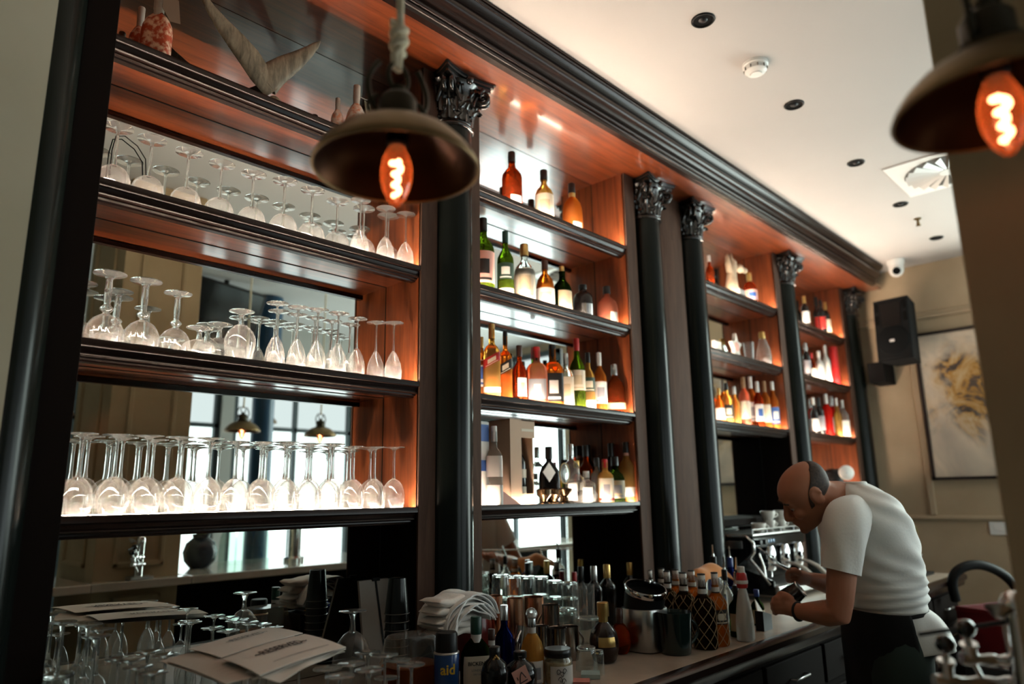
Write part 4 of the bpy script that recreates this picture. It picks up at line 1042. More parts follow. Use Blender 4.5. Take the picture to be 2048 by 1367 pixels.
# top shelf over the stemware: coral-crusted bottles and the fish tail
crust = M('coral_crust', (.58, .075, .02), rough=.55, noise=(55, (.92, .55, .36), .46, .60), bump=(60, .5))
crust2 = M('pale_coral_crust', (.88, .36, .20), rough=.6, noise=(60, (.98, .78, .64), .42, .60), bump=(60, .5))
wax = M('pale_wax', (.58, .44, .34), rough=.6, noise=(30, (.66, .54, .44), .4, .6))
zt = S1[0]
for (u, v, w, y, st, m, lab, lb) in ((321, -6, 56, .05, 'flat', crust, 'large flat bottle crusted in red coral, at the top left', True), (284, 16, 38, .12, 'onion', crust, 'round coral-red bottle behind the large flat one at the top left', False),
                                     (676, 197, 24, .085, 'round', crust2, 'small pale coral-crusted bottle, left of the pair above the lamp', False), (714, 172, 40, .06, 'onion', crust2, 'taller coral-crusted bottle with a paper tag, right of the pair above the lamp', True)):
    P, h, r = put(u, v, w, y, zt)
    t = bottle('crusted_bottle', lab, P, h, r, st, m, wax, group='coral-crusted bottles on the top shelf', neck=wax)
    if lb and st == 'onion':
        b = NB(); q = P + Vector((.012, -.030, h * .62)); prism(b, [q + Vector((0, 0, .02)), q + Vector((.022, -.004, .012)), q + Vector((.028, -.006, -.035)), q + Vector((.008, -.002, -.030))], (0, -.001, 0)); obj('paper_tag', b, L_BEIGE, t, 0)
        b = NB(); tube(b, [P + Vector((.01, -.01, h * .80)), P + Vector((.03, -.012, h * .79)), P + Vector((.038, -.012, h * .80))], .0015, 5); obj('string', b, wax, t)
    elif lb:
        b = NB(); q = P + Vector((.010, -.028, h * .86)); prism(b, [q + Vector((-.01, 0, .03)), q + Vector((.03, -.002, .02)), q + Vector((.040, -.002, -.05)), q + Vector((.012, -.001, -.055)), q + Vector((-.012, 0, -.02))], (0, -.001, 0)); obj('paper_tag', b, LB('brown', (.22, .13, .08)), t, 0)
# dried fish tail
horn = WOOD('dried_fin', (.13, .095, .055), (.50, .38, .25), (18, 18, 4), rough=.55, coat=.1)
yb = .06
def Q(u, v, y=yb): return at_y(u, v, y)
t = thing('fish_tail', 'dried crescent fish tail standing on its stump on the top shelf', 'ornament', (Q(548, 190).x, yb, zt))
def lobe(left):
    cen = [(545, 185), (520, 150), (497, 116), (470, 84), (440, 50), (417, 20), (402, -6), (396, -30)] if left else [(530, 168), (548, 148), (570, 134), (594, 120), (614, 106), (628, 94), (635, 87)]
    wid = [22, 30, 31, 27, 20, 13, 7, 1.5] if left else [30, 28, 24, 18, 12, 7, 1.5]
    rings = []
    n = len(cen)
    for i in range(n):
        p = Q(*cen[i]); a = Q(*cen[max(0, i - 1)]); c2 = Q(*cen[min(n - 1, i + 1)])
        d = (c2 - a).normalized(); s = Vector((-d.z, 0, d.x))
        mm = depth(p) / FPX
        w = wid[i] * mm / 1.1; th = .012 * (wid[i] / 30) + .001
        rings.append([p + s * (w * math.cos(k * PI / 7)) + Vector((0, th * math.sin(k * PI / 7), 0)) + Vector((0, -.02 * i / n, 0)) for k in range(14)])
    bm = NB(); loft(bm, rings); return bm
obj('upper_lobe', lobe(True), horn, t, 50); obj('lower_lobe', lobe(False), horn, t, 50)
b = NB(); st = Q(545, 188); lathe(b, [(.012, 0), (.022, .002), (.026, .018), (.024, .032), (.014, .045), (.004, .05)], 18, (st.x + .006, yb, zt + .0005)); obj('stump', b, horn, t, 50)

# ------------------------------------------------------------------ unit three: figurine, star, small amber bottles
shelf_bottles(S3[0], .06, 'bottles on the figurine shelf', [
    (1417, 511, 16, 'round', G_DAMBER, C_WHITE, 'reddish bottle half hidden behind the column, left of the figurine', dict(name='bottle')),
    (1497, 546, 27, 'fat', G_DAMBER, C_GOLD, 'small bottle with gold stopper and blue-red label, right of the figurine', dict(name='brandy_bottle', lab=L_PINK, lz=(.1, .42), emblem=L_BLUE, neck=C_GOLD))])
cl = M('aged_ceramic', (.36, .28, .19), rough=.5, noise=(12, (.50, .40, .28), .35, .65))
zf = S3[0] + .0005
def figure():
    c = at_y(1463, 560, .07); mm = depth(c) / FPX; x, y = c.x, .07
    t = thing('ceramic_figurine', 'grey-beige ceramic animal figurine with raised ear on the top shelf behind the column', 'figurine', (x, y, zf))
    b = NB()
    def E(u, v, rx, rz, ry=.03): ball(b, at_y(u, v, y), (rx * mm, ry, rz * mm), 18, 12)
    hz_ = (at_y(1479, 535, y).z - zf) / .135
    loft(b, [[Vector((x + ox * mm + rx * mm * math.cos(k * PI / 9), y + ry * math.sin(k * PI / 9), zf + zz * hz_)) for k in range(18)] for (ox, rx, ry, zz) in ((-2, 21, .035, 0), (-1, 20, .035, .03), (1, 15, .03, .07), (4, 13, .026, .10), (9, 12, .024, .125), (12, 11, .022, .145), (14, 6, .012, .155))])
    obj('body', b, cl, t, 60)
    b = NB(); E(1479, 537, 13, 9, .024); E(1489, 541, 8, 6, .016); obj('head', b, cl, t, 80)
    for u0, w in ((1455, 5), (1462, 5)):
        b = NB(); p = [at_y(u0 + 4, 545, y), at_y(u0 + 1, 528, y), at_y(u0 - 1, 513, y), at_y(u0, 506, y)]; tube(b, p, [6 * mm, 6 * mm, 4 * mm, 1 * mm], 10); obj('ear', b, cl, t, 80)
    b = NB(); ball(b, (at_y(1443, 560, y).x, y - .02, zf + .012), .012); obj('base_pebble', b, L_CREAM, t, 80)
figure()
p = at_y(1484, 578, .012)
b = NB(); prism(b, [(p.x - .036, .008, zf), (p.x + .044, .008, zf), (p.x + .044, .016, zf + .045), (p.x - .036, .016, zf + .05)], (0, .002, 0)); solo('price_card', b, L_WHITE, 'small white card propped before the ceramic figurine', 'card', None, 0)
zs = S3[1] + .0005
p = at_y(1440, 682, .05); mm = depth(p) / FPX
b = NB(); box(b, p.x - 24 * mm, p.x + 16 * mm, .02, .10, zs, zs + .012, .003); box(b, p.x - 24 * mm, p.x + 6 * mm, .05, .07, zs + .012, zs + .075, .003); solo('white_box', b, L_WHITE, 'white flat box and card at the left of the star ornament shelf', 'box', None, 0)
c = at_y(1470, 683, .05)
t = thing('star_ornament', 'white five-pointed star ornament on the middle shelf of the figurine unit', 'ornament', (c.x, .05, zs))
b = NB(); R1 = .085; cz = zs + R1 * .81
prism(b, [(c.x + (R1 if k % 2 == 0 else R1 * .48) * .80 * math.sin(k * PI / 5), .04, cz + (R1 if k % 2 == 0 else R1 * .48) * math.cos(k * PI / 5)) for k in range(10)], (0, .022, 0)); obj('star', b, porc, t, 0)
b = NB(); ball(b, (c.x, .039, cz), (.03, .004, .03)); obj('pink_centre', b, L_PINK, t, 80)
p = at_y(1497, 690, .07)
b = NB(); lathe(b, [(.022, 0), (.026, .004), (.032, .10), (.034, .13)], 20, (p.x, .07, zs), capt=False); solo('small_tumbler', b, bowl_g, 'small empty glass between the star ornament and the decanter', 'glass')
P, h, r = put(1523, 664, 30, .06, S3[1])
bottle('decanter', 'clear glass decanter with stopper right of the star ornament', P, h, r, 'skittle', G_CLEAR, C_GOLD)
p0 = at_y(1472, 712, .02); p1 = at_y(1532, 730, .02)
b = NB(); box(b, p0.x, p1.x, .012, .032, zs, zs + .012, .003); solo('white_tray', b, porc, 'narrow white tray along the shelf edge before the decanter', 'tray', None, 0)
AMB = 'amber bottles in the third unit'
def row9(z, items):
    for (u, v, w, g, cp, lab, em, label, st, y) in items:
        P, h, r = put(u, v, w, y, z); bottle('liqueur_bottle', label, P, h, r, st, g, cp, lab=lab, emblem=em, group=AMB, seg=18)
row9(S3[2], [
    (1436, 776, 20, G_AMBER, C_GOLD, L_WHITE, None, 'amber bottle at the left end of the lower shelf, beside the column', 'round', .06),
    (1451, 766, 21, G_GOLD, C_BLACK, L_BLACK, L_CREAM, 'golden bottle with black cap and black label, second on its shelf', 'tall', .05),
    (1467, 773, 19, G_GOLD, C_WHITE, None, None, 'pale gold bottle without label beside the black-labelled one', 'round', .07),
    (1485, 754, 20, G_PINK, C_CORK, L_CREAM, None, 'peach bottle with orange cork cap, tallest on the lower shelf of the figurine unit', 'bord', .05),
    (1499, 753, 18, G_AMBER, C_WHITE, L_WHITE, L_GREY, 'amber bottle with white capsule, centre of the lower shelf', 'bord', .105),
    (1513, 763, 18, G_DAMBER, C_WHITE, L_WHITE, L_BLUE, 'dark amber bottle with white and blue label', 'bord', .05),
    (1527, 762, 18, G_AMBER, C_CORK, L_CREAM, None, 'amber bottle with cork cap next to the rightmost one', 'bord', .065),
    (1543, 763, 19, G_AMBER, C_WHITE, L_BLUE, L_WHITE, 'amber bottle with blue label at the right end of the lower shelf', 'tall', .05)])
FAR = 'bottles in the farthest unit'
def far(z, items):
    for (u, v, w, g, cp, lab, label, st, y) in items:
        P, h, r = put(u, v, w, y, z); bottle('liqueur_bottle', label, P, h, r, st, g, cp, lab=lab, group=FAR, seg=18)
far(S4[0], [
    (1607, 592, 15, G_BLACK, C_GOLD, L_WHITE, 'dark bottle with tall white label, left on the top shelf of the farthest unit', 'bord', .05),
    (1631, 594, 15, G_BLACK, C_BLACK, L_RED, 'dark bottle with red label, second on the top shelf of the farthest unit', 'bord', .125),
    (1640, 600, 14, G_BLACK, C_BLACK, L_RED, 'dark bottle with crimson label, third on the top shelf of the farthest unit', 'bord', .045),
    (1649, 604, 15, G_BLACK, C_GOLD, L_CREAM, 'dark bottle with cream label, right on the top shelf of the farthest unit', 'bord', .07)])
far(S4[1], [
    (1610, 686, 14, G_BLACK, C_SILVER, L_GREY, 'dark bottle with grey label, left on the middle shelf of the farthest unit', 'bord', .05),
    (1622, 706, 14, G_DAMBER, C_RED, L_CREAM, 'short reddish bottle on the middle shelf of the farthest unit', 'round', .06),
    (1636, 702, 17, G_WHITE, C_WHITE, None, 'short frosted white bottle on the middle shelf of the farthest unit', 'round', .045),
    (1648, 690, 16, G_WHITE, C_WHITE, None, 'tall frosted white bottle on the middle shelf of the farthest unit', 'tall', .07)])
p = at_y(1665, 694, .05); rr = 8.5 * depth(p) / FPX
b = NB(); lathe(b, [(rr * .85, 0), (rr, .006), (rr, (p.z - S4[1]) * .98), (rr * .9, p.z - S4[1]), (0, p.z - S4[1])], 20, (p.x, .05, S4[1] + .0005)); solo('gift_tube', b, M('red_tube', (.52, .02, .02), rough=.4), 'bright red cylindrical gift tube on the farthest middle shelf', 'tube')
far(S4[2], [
    (1625, 795, 15, G_BLACK, C_WHITE, L_WHITE, 'black bottle with white cap, left on the lower shelf of the farthest unit', 'round', .05),
    (1636, 794, 16, G_BLACK, C_BLACK, L_GREY, 'black bottle with grey label, second on the lower shelf of the farthest unit', 'bord', .06),
    (1650, 788, 18, G_RED, C_WHITE, None, 'bright red bottle, tallest on the lower shelf of the farthest unit', 'bord', .05),
    (1662, 792, 16, G_RED, C_SILVER, L_GREY, 'red bottle with grey label right of the tallest red one', 'bord', .12),
    (1671, 796, 14, G_GOLD, C_WHITE, None, 'pale golden bottle near the right end of the lower farthest shelf', 'round', .05),
    (1683, 800, 17, G_CLEAR, C_WHITE, L_WHITE, 'clear bottle with white label at the right end of the lower farthest shelf', 'square', .05)])
# ------------------------------------------------------------------ on the work counter
ZC = COUNTER + .0004
# left cluster of upside-down glasses
tum_g = THIN('tumbler_glass', (.93, .97, .95), film=.10, gl=.65, base=.07)
def tumbler(label, loc, h, r0, r1, group, ribs=0, name='tumbler', base=.010):
    """upside down: mouth on the counter, thick base on top"""
    P = Vector(loc); t = thing(name, label, 'glass', P, group)
    b = NB(); seg = 40 if ribs else 24
    lathe(b, [(r0, 0), (r0 - .0005, h * .25), ((r0 + r1) / 2, h * .55), (r1 + .001, h * .88), (r1, h - .006)], seg, P, capb=False, capt=False)
    if ribs:
        for v in b.verts:
            d = v.co - P
            if h * .2 < d.z < h * .9:
                a = math.atan2(d.y, d.x); k = 1 + .022 * math.cos(a * ribs); v.co = P + Vector((d.x * k, d.y * k, d.z))
    obj('wall', b, tum_g, t, 60)
    b = NB(); lathe(b, [(r1 * .92, h - base), (r1, h - base * .7), (r1, h - .002), (r1 * .93, h), (r1 * .7, h - .0015), (0, h - .002)], 24, P); obj('base', b, stem_g, t, 60)
    return t
first = None
hb = .195
GL = 'wine glasses upside down at the left end of the counter'
for i, (u, v, lab) in enumerate(((126, 1242, 'stemmed glass upside down behind the ribbed tumblers, far left of the counter'), (177, 1247, 'stemmed glass upside down, second from the left end of the counter'),
                                 (200, 1257, 'stemmed glass upside down behind the foremost one at the left end'), (192, 1270, 'foremost stemmed glass upside down at the left end of the counter'))):
    y = (.120, .055, .125, -.035)[i]
    q = at_y(u, v, y); h = q.z - ZC
    if first is None: first = stem_glass('wine_glass', lab, 'wine glass', (q.x, y, ZC), *WINE(h, .034, h * .55, .029, .030), GL); hb = h
    else: dup(first, (q.x, y, ZC), lab, 0, GL, (1, 1, h / hb))
p = at_z(118, 1345, ZC + .09)
py = max(-.45, min(0, p.y)); q = at_y(118, 1322, py)
RT = 'ribbed tumblers stacked at the left end'
rh = .105
t1 = tumbler('ribbed tumbler upside down, the lower of the stack at the left end of the counter', (q.x, py, ZC), rh, .040, .031, RT, ribs=14)
dup(t1, (q.x + .002, py, ZC + .062), 'ribbed tumbler upside down, the upper of the stack at the left end of the counter', 1., RT)
# field of upside-down sparkling-wine glasses, only feet and stems show
hs = .185
CF = 'flutes upside down along the front of the counter'
fx = None
feet = [(238, 1316), (261, 1318), (276, 1332), (307, 1343), (296, 1302), (332, 1308), (425, 1254), (456, 1260), (473, 1240), (494, 1243), (522, 1247), (545, 1253),
        (703, 1325), (736, 1303), (770, 1308), (797, 1318), (823, 1327), (739, 1337), (773, 1354), (655, 1335), (680, 1350)]
where = ['first in the group left of the papers', 'second in the group left of the papers', 'third in the group left of the papers', 'nearest the frame edge, left of the papers', 'at the back, left of the papers', 'touching the left corner of the papers',
         'standing behind the papers, leftmost there', 'second of those behind the papers', 'third of those behind the papers', 'fourth of those behind the papers', 'fifth of those behind the papers', 'last of those behind the papers',
         'left one in the group right of the papers', 'at the back of the group right of the papers', 'beside the plastic tub, at the back', 'before the plastic tub, on the left', 'before the plastic tub, on the right', 'in the middle of the group right of the papers', 'frontmost in the group right of the papers', 'under the right corner of the papers', 'front edge, below the right corner of the papers']
placed = []
for (u, v), w in zip(feet, where):
    y0 = max(-.56, min(.13, at_z(u, v, ZC + hs).y)); best = None
    for q in range(24):
        for y in (y0 + .02 * q, y0 - .02 * q):
            if not -.565 <= y <= .14: continue
            p = at_y(u, v, y); h = p.z - ZC
            if not .10 < h < .26: continue
            d = min([math.hypot(p.x - a, p.y - c) for a, c in placed] + [9])
            sc_ = min(d, .060) - .02 * q * .02
            if best is None or sc_ > best[0]: best = (sc_, p, h)
    p, h = best[1], best[2]
    lab = 'flute upside down with thin foot, ' + w
    if fx is None: fx = stem_glass('flute_glass', lab, 'champagne flute', (p.x, p.y, ZC), *FLUTE(h, .025, h * .52, .021, .030), CF); h0 = h
    else: dup(fx, (p.x, p.y, ZC), lab, 0, CF, (1, 1, h / h0))
    placed.append((p.x, p.y))
for (u, v), w in zip(((375, 1318), (455, 1300), (520, 1330), (600, 1290), (470, 1345)), ('leftmost of those carrying the papers', 'under the middle of the rear RESERVED paper', 'under the front RESERVED paper, at its front', 'under the right part of the papers', 'under the front edge of the papers')):
    p = at_z(u, v, ZC + hs)
    dup(fx, (p.x, p.y, ZC), 'flute upside down with thin foot, ' + w, 0, CF, (1, 1, hs / h0)); placed.append((p.x, p.y))
# brandy balloon by the black cups
yb = -.12; p = at_y(706, 1220, yb); h = p.z - ZC
stem_glass('brandy_snifter', 'large brandy balloon upside down before the white menu board and black cups', 'snifter', (p.x, yb, ZC), *SNIFTER(h, .052, h - .055, .038, .038), None)
# papers on top of the glasses
paper_m = M('paper_sheet', (.80, .73, .66), rough=.8); paper2 = M('paper_menu', (.60, .53, .46), rough=.8); ink = M('print_ink', (.05, .035, .03), rough=.8)
ZP = ZC + hs + .001
def P4(pts, z): return [at_z(u, v, z) for u, v in pts]
def sheet(name, label, pts, z, lift=.006, m=paper_m, th=.0012, cat='paper', wav=0):
    A, B_, C_, D = P4(pts, z)
    o = (A + B_ + C_ + D) / 4; o.z = z
    t = thing(name, label, cat, o)
    b = NB()
    f = lambda u, v: (A.lerp(B_, u)).lerp(D.lerp(C_, u), v) + Vector((0, 0, lift * (math.sin(PI * u) * .5 + .5 * v * (1 - v) * 3) + wav * math.sin(9 * u + 5 * v)))
    grid(b, f, 14, 10); solidify(b, th)
    obj('sheet', b, m, t, 60)
    return t, f
def on_sheet(f, s, size_u, asp, cu, cv, dv, m, t, nm='lettering', shear=0., off=.0022):
    tb = text_bm(s, 1.0, 0, shear)
    xs = [v.co.x for v in tb.verts]; w = max(xs) - min(xs)
    bmesh.ops.triangulate(tb, faces=tb.faces[:])
    for v in tb.verts:
        u = cu + v.co.x / w * size_u; vv = cv + v.co.y / w * size_u * asp * dv
        v.co = f(min(1, max(0, u)), min(1, max(0, vv))) + Vector((0, 0, off))
    obj(nm, tb, m, t, 0)
t, f = sheet('menu_sheet', 'pale printed menu sheets at the bottom of the paper pile on the glasses', [(319, 1321), (545, 1258), (690, 1302), (448, 1367)], ZP, .002, paper2)
t2, f2 = sheet('menu_sheet', 'menu sheet with a printed table, sticking out under the left paper', [(335, 1322), (470, 1285), (520, 1303), (392, 1341)], ZP + .004, .002, paper2)
for k in range(4): on_sheet(f2, '— — —', .25, .5, .34 + .02 * k, .30 + .13 * k, 1, ink, t2, 'print_line')
t3, f3 = sheet('menu_sheet', 'menu sheet with a printed table, sticking out under the front RESERVED paper', [(392, 1341), (450, 1316), (540, 1345), (452, 1367)], ZP + .004, .002, paper2)
for k in range(4): on_sheet(f3, '— — — —', .5, .35, .5, .25 + .15 * k, 1, ink, t3, 'print_line')
t, f = sheet('loose_sheet', 'crumpled loose sheets at the right edge of the paper pile', [(505, 1357), (640, 1300), (692, 1298), (560, 1362)], ZP + .003, .006, paper_m, wav=.002)
t, f = sheet('loose_sheet', 'second loose sheet just below the front RESERVED paper', [(490, 1345), (560, 1290), (688, 1296), (527, 1353)], ZP + .007, .005, paper_m, wav=.0015)
t, f = sheet('reserved_sign', 'rear paper sheet faintly printed RESERVED, on the left of the pile', [(377, 1297), (537, 1253), (606, 1265), (442, 1314)], ZP + .010, .006)
on_sheet(f, '~RESERVED~', .52, 2.2, .53, .40, -1, M('faint_ink', (.17, .13, .11)), t)
t, f = sheet('reserved_sign', 'front paper sheet printed RESERVED, on the right of the pile', [(444, 1317), (609, 1267), (692, 1293), (520, 1349)], ZP + .015, .008)
on_sheet(f, '~RESERVED~', .62, 2.3, .50, .40, -1, ink, t)
tb = NB(); grid(tb, lambda a, c: f(.22 + .66 * a, .80 + .012 * c) + Vector((0, 0, .002)), 12, 1); obj('printed_rule', tb, ink, t, 0)
# menu board leaning at the back
board = M('menu_board', (.36, .33, .29), rough=.7)
A = at_y(712, 1165, .10); B_ = at_y(778, 1167, .10); D = at_y(690, 1310, .02); E_ = at_y(770, 1310, .02)
t = thing('menu_folder', 'pale menu folder with dark elastic leaning at the back beside the black cups', 'menu', ((D.x + E_.x) / 2, .06, ZC))
A, B_ = at_y(718, 1162, .135), at_y(776, 1166, .135)
zt_ = A.z; xl, xr = A.x, min(1.515, B_.x)
b = NB(); prism(b, [(xl - .02, .055, ZC), (xr, .055, ZC), (xr, .135, zt_), (xl, .135, zt_)], (0, .010, .001)); obj('cover', b, board, t, 0)
b = NB(); prism(b, [(xl + .055, .0535, ZC + .002), (xl + .061, .0535, ZC + .002), (xl + .066, .1335, zt_), (xl + .060, .1335, zt_)], (0, -.002, 0)); box(b, xl + .05, xl + .078, .129, .143, zt_ - .004, zt_ + .006); obj('elastic_band', b, blk, t, 0)
# nested black cups
cup_m = M('black_cup', (.006, .008, .008), rough=.25, spec=.4)
xc = 1.462; yc = -.03
top = at_y(795, 1155, yc); xc = top.x
n = 9; ch = .105; step = (top.z - ZC - ch) / (n - 1)
c0 = None
for k in range(n):
    lab = 'black paper cup upside down, ' + ('topmost of the nested stack by the menu folder' if k == n - 1 else 'the bottom one of the nested stack by the menu folder' if k == 0 else '%s from below in the stack by the menu folder' % ORD[k])
    loc = (xc, yc, ZC + k * step)
    if c0 is None:
        c0 = thing('paper_cup', lab, 'cup', loc, 'stack of black cups')
        b = NB(); lathe(b, [(.0375, 0), (.0368, .004), (.0275, ch - .004), (.027, ch), (.024, ch - .003), (0, ch - .003)], 28, loc, capb=False); obj('cup_wall', b, cup_m, c0, 50)
        b = NB(); tube(b, [(loc[0] + .0378 * math.cos(a * PI / 16), loc[1] + .0378 * math.sin(a * PI / 16), loc[2] + .002) for a in range(32)], .0016, 6, closed=True); obj('rolled_rim', b, M('grey_rim', (.10, .10, .10), rough=.15, coat=1.), c0, 70)
    else: dup(c0, loc, lab, k, 'stack of black cups')
# amber plastic tub with clear cover
yt = -.22; pa = at_y(778, 1335, yt); pb = at_y(868, 1335, yt); tp = at_y(822, 1268, yt)
cx_, rr = (pa.x + pb.x) / 2, (pb.x - pa.x) / 2 * 1.0
mid = at_y(822, 1325, yt).z
t = thing('plastic_tub', 'amber plastic tub with a clear domed cover, right of the upside-down flutes', 'tub', (cx_, yt, ZC))
b = NB(); lathe(b, [(rr * .85, 0), (rr * .92, .006), (rr * .98, mid - ZC - .002), (rr * .9, mid - ZC)], 36, (cx_, yt, ZC), 4, .8); obj('tub', b, SOLID('amber_plastic', (.80, .30, .08), milk=.5, ior=1.2, milkcol=(.42, .13, .03)), t, 50)
b = NB(); lathe(b, [(rr * 1.06, mid - ZC + .001), (rr * 1.06, mid - ZC + .006), (rr * 1.0, mid - ZC + .012), (rr * .90, (tp.z - ZC) - .012), (rr * .80, tp.z - ZC), (0, tp.z - ZC + .001)], 36, (cx_, yt, ZC), 4, .8, capb=False); obj('cover', b, THIN('hazy_plastic', (.92, .80, .66), film=.16, gl=.4, base=.05), t, 50)
# tins under the napkins
yr = -.09; pl, pr_ = at_y(913, 1230, yr), at_y(972, 1230, yr); rt = (pr_.x - pl.x) / 2; tx = (pl.x + pr_.x) / 2; tz = at_y(942, 1213, yr).z
t = thing('red_tin', 'dark red tin canister under the draped napkins', 'tin', (tx, yr, ZC))
b = NB(); lathe(b, [(rt * .98, 0), (rt, .004), (rt, tz - ZC - .006), (rt * .94, tz - ZC), (0, tz - ZC)], 32, (tx, yr, ZC)); obj('can', b, M('red_enamel', (.14, .010, .008), rough=.3, coat=.4), t, 45)
def wrap(s, size, cx0, cy0, r, zc, deg, m, par, nm='lettering', sx=1.0):
    tb = text_bm(s, size)
    bmesh.ops.subdivide_edges(tb, edges=[e for e in tb.edges if e.calc_length() > size * .35], cuts=2)
    for v in tb.verts:
        a = R_(deg) + v.co.x * sx / r; v.co = Vector((cx0 + (r + .0006) * math.cos(a), cy0 + (r + .0006) * math.sin(a), zc + v.co.y))
    obj(nm, tb, m, par, 0)
wrap('Gl', .030, tx, yr, rt, at_y(930, 1288, yr).z, 222, L_CREAM, t)
yq = -.33; pl, pr_ = at_y(876, 1330, yq), at_y(913, 1330, yq); rt = .034; tx = at_y(893, 1330, yq).x; tz = at_y(893, 1302, yq).z
t = thing('blue_can', 'blue spray can with yellow lettering aid, left of the square gin bottle', 'can', (tx, yq, ZC))
b = NB(); lathe(b, [(rt * .98, 0), (rt, .003), (rt, tz - ZC - .004), (rt * .95, tz - ZC)], 32, (tx, yq, ZC)); obj('can', b, M('blue_tin', (.012, .055, .20), rough=.25, coat=.4), t, 45)
b = NB(); lathe(b, [(rt * .90, tz - ZC), (rt * .88, tz - ZC + .045), (rt * .80, tz - ZC + .05), (0, tz - ZC + .05)], 28, (tx, yq, ZC)); obj('cap', b, blk, t, 45)
b = NB(); lathe(b, [(rt * 1.01, tz - ZC - .004), (rt * 1.02, tz - ZC - .001), (rt * .97, tz - ZC + .001)], 32, (tx, yq, ZC)); obj('rim', b, steel, t, 60)
wrap('aid', .036, tx, yq, rt, at_y(893, 1334, yq).z, 236, M('yellow_print', (.70, .48, .04)), t)
# napkins
nap = M('napkin_cotton', (.86, .80, .73), rough=.95, sheen=.3, bump=(90, .15)); nap_w = M('napkin_white', (.88, .88, .86), rough=.95, sheen=.3, bump=(90, .15))
yn = -.20
zs0 = at_y(880, 1268, yn).z
L0, R0 = at_y(850, 1235, yn).x, at_y(935, 1235, yn).x
levels = [1262, 1248, 1236, 1222, 1203]
shelf_z = None
for k, vv in enumerate(levels):
    z0 = at_y(880, vv + 8, yn).z; z1 = at_y(880, vv - (7 if k < 3 else 13), yn).z
    cxk = (L0 + R0) / 2 + [.010, .004, .000, .006, .018][k]; w = (R0 - L0) / 2 * [.92, 1, 1.02, 1.04, 1.15][k]; dd = .048
    lab = 'folded white napkin in the stack over the red tin, ' + ['lowest of five', 'second from below', 'middle of five', 'fourth from below', 'topmost and thickest'][k]
    t = None
    b = NB()
    rings = []
    for q in range(13):
        s = -1 + q / 6; e = (1 - abs(s) ** 5) ** .5 if abs(s) < 1 else 0.02
        hh = (z1 - z0) / 2 * max(.12, e)
        zc = (z0 + z1) / 2 + .003 * math.sin(q * 1.1 + k * 2)
        rings.append([Vector((cxk + s * w + .004 * math.sin(a * 3 + k), yn - .012 + dd * (math.copysign(abs(math.cos(a)) ** .55, math.cos(a))) * (.9 + .1 * e), zc + hh * math.copysign(abs(math.sin(a)) ** .8, math.sin(a)))) for a in [2 * PI * j / 20 for j in range(20)]])
    loft(b, rings)
    solo('napkin', b, nap, lab, 'napkin', 'folded napkins', 60)
# stand under the napkin stack: a dark box
b = NB(); box(b, L0 + .015, tx + .0 if False else L0 + .075, yn - .03, yn + .09, ZC, at_y(880, 1272, yn).z - .0005, .004); solo('black_canister', b, blk, 'black box under the left half of the napkin stack', 'box', None, 0)
# fan of draped napkins
t = thing('draped_napkins', 'bundle of white napkins draped in folds over the red tin', 'napkins', (at_y(955, 1240, yn).x, yn, at_y(950, 1212, yn).z))
arcs = [(893, 1262), (906, 1226), (926, 1199), (950, 1187), (972, 1190), (990, 1203), (1002, 1222)]
for k in range(7):
    b = NB()
    off = k * 3.4
    def cv(u, k=k, off=off):
        px, pv = table(arcs, u)
        cxp, cvp = 950, 1262
        g = 1 - .055 * k
        return cxp + (px - cxp) * g, cvp + (pv - cvp) * g + 1.0 * k
    def fn(u, v, k=k):
        pu, pv = cv(u)
        p = at_y(pu, pv, yn - .075 - .003 * k)
        return Vector((p.x + .10 * v * .15, yn - .075 - .003 * k + .15 * v + .006 * math.sin(u * 14 + k), p.z + .005 * math.sin(u * 11 + k * 1.7) + .002 * math.sin(v * 9)))
    grid(b, fn, 30, 8); solidify(b, .0035)
    obj('napkin_layer', b, nap_w, t, 70)
# front bottles at the bottom edge
def base_put(u, vtop, w, y):
    p = at_y(u, vtop, y); return Vector((p.x, y, ZC)), p.z - ZC, w * depth(p) / FPX / 2
FB = 'liquor bottles at the front of the counter'
P, h, r = base_put(952, 1232, 62, -.36)
t = bottle('gin_bottle', 'square dark gin bottle with white label BICKENS and green-topped neck', P, h, r, 'flat', G_DGREEN, C_GREEN, lab=L_CREAM, lz=(.10, .52), span=95, neck=L_WHITE, face=236, group=FB)
rotm = Matrix.Translation(P) @ Matrix.Rotation(R_(236 - 270), 4, 'Z')
for s, sz, zz, m in (('BICKENS', .0135, .43, L_BLACK), ('LONDON', .0075, .35, L_GREY), ('DRY GIN', .0060, .30, L_GREY)):
    tb = text_bm(s, sz)
    for v in tb.verts: v.co = rotm @ Vector((v.co.x * 1.02, -r * .55 - .0022, h * zz + v.co.y))
    obj('lettering', tb, m, t, 0)
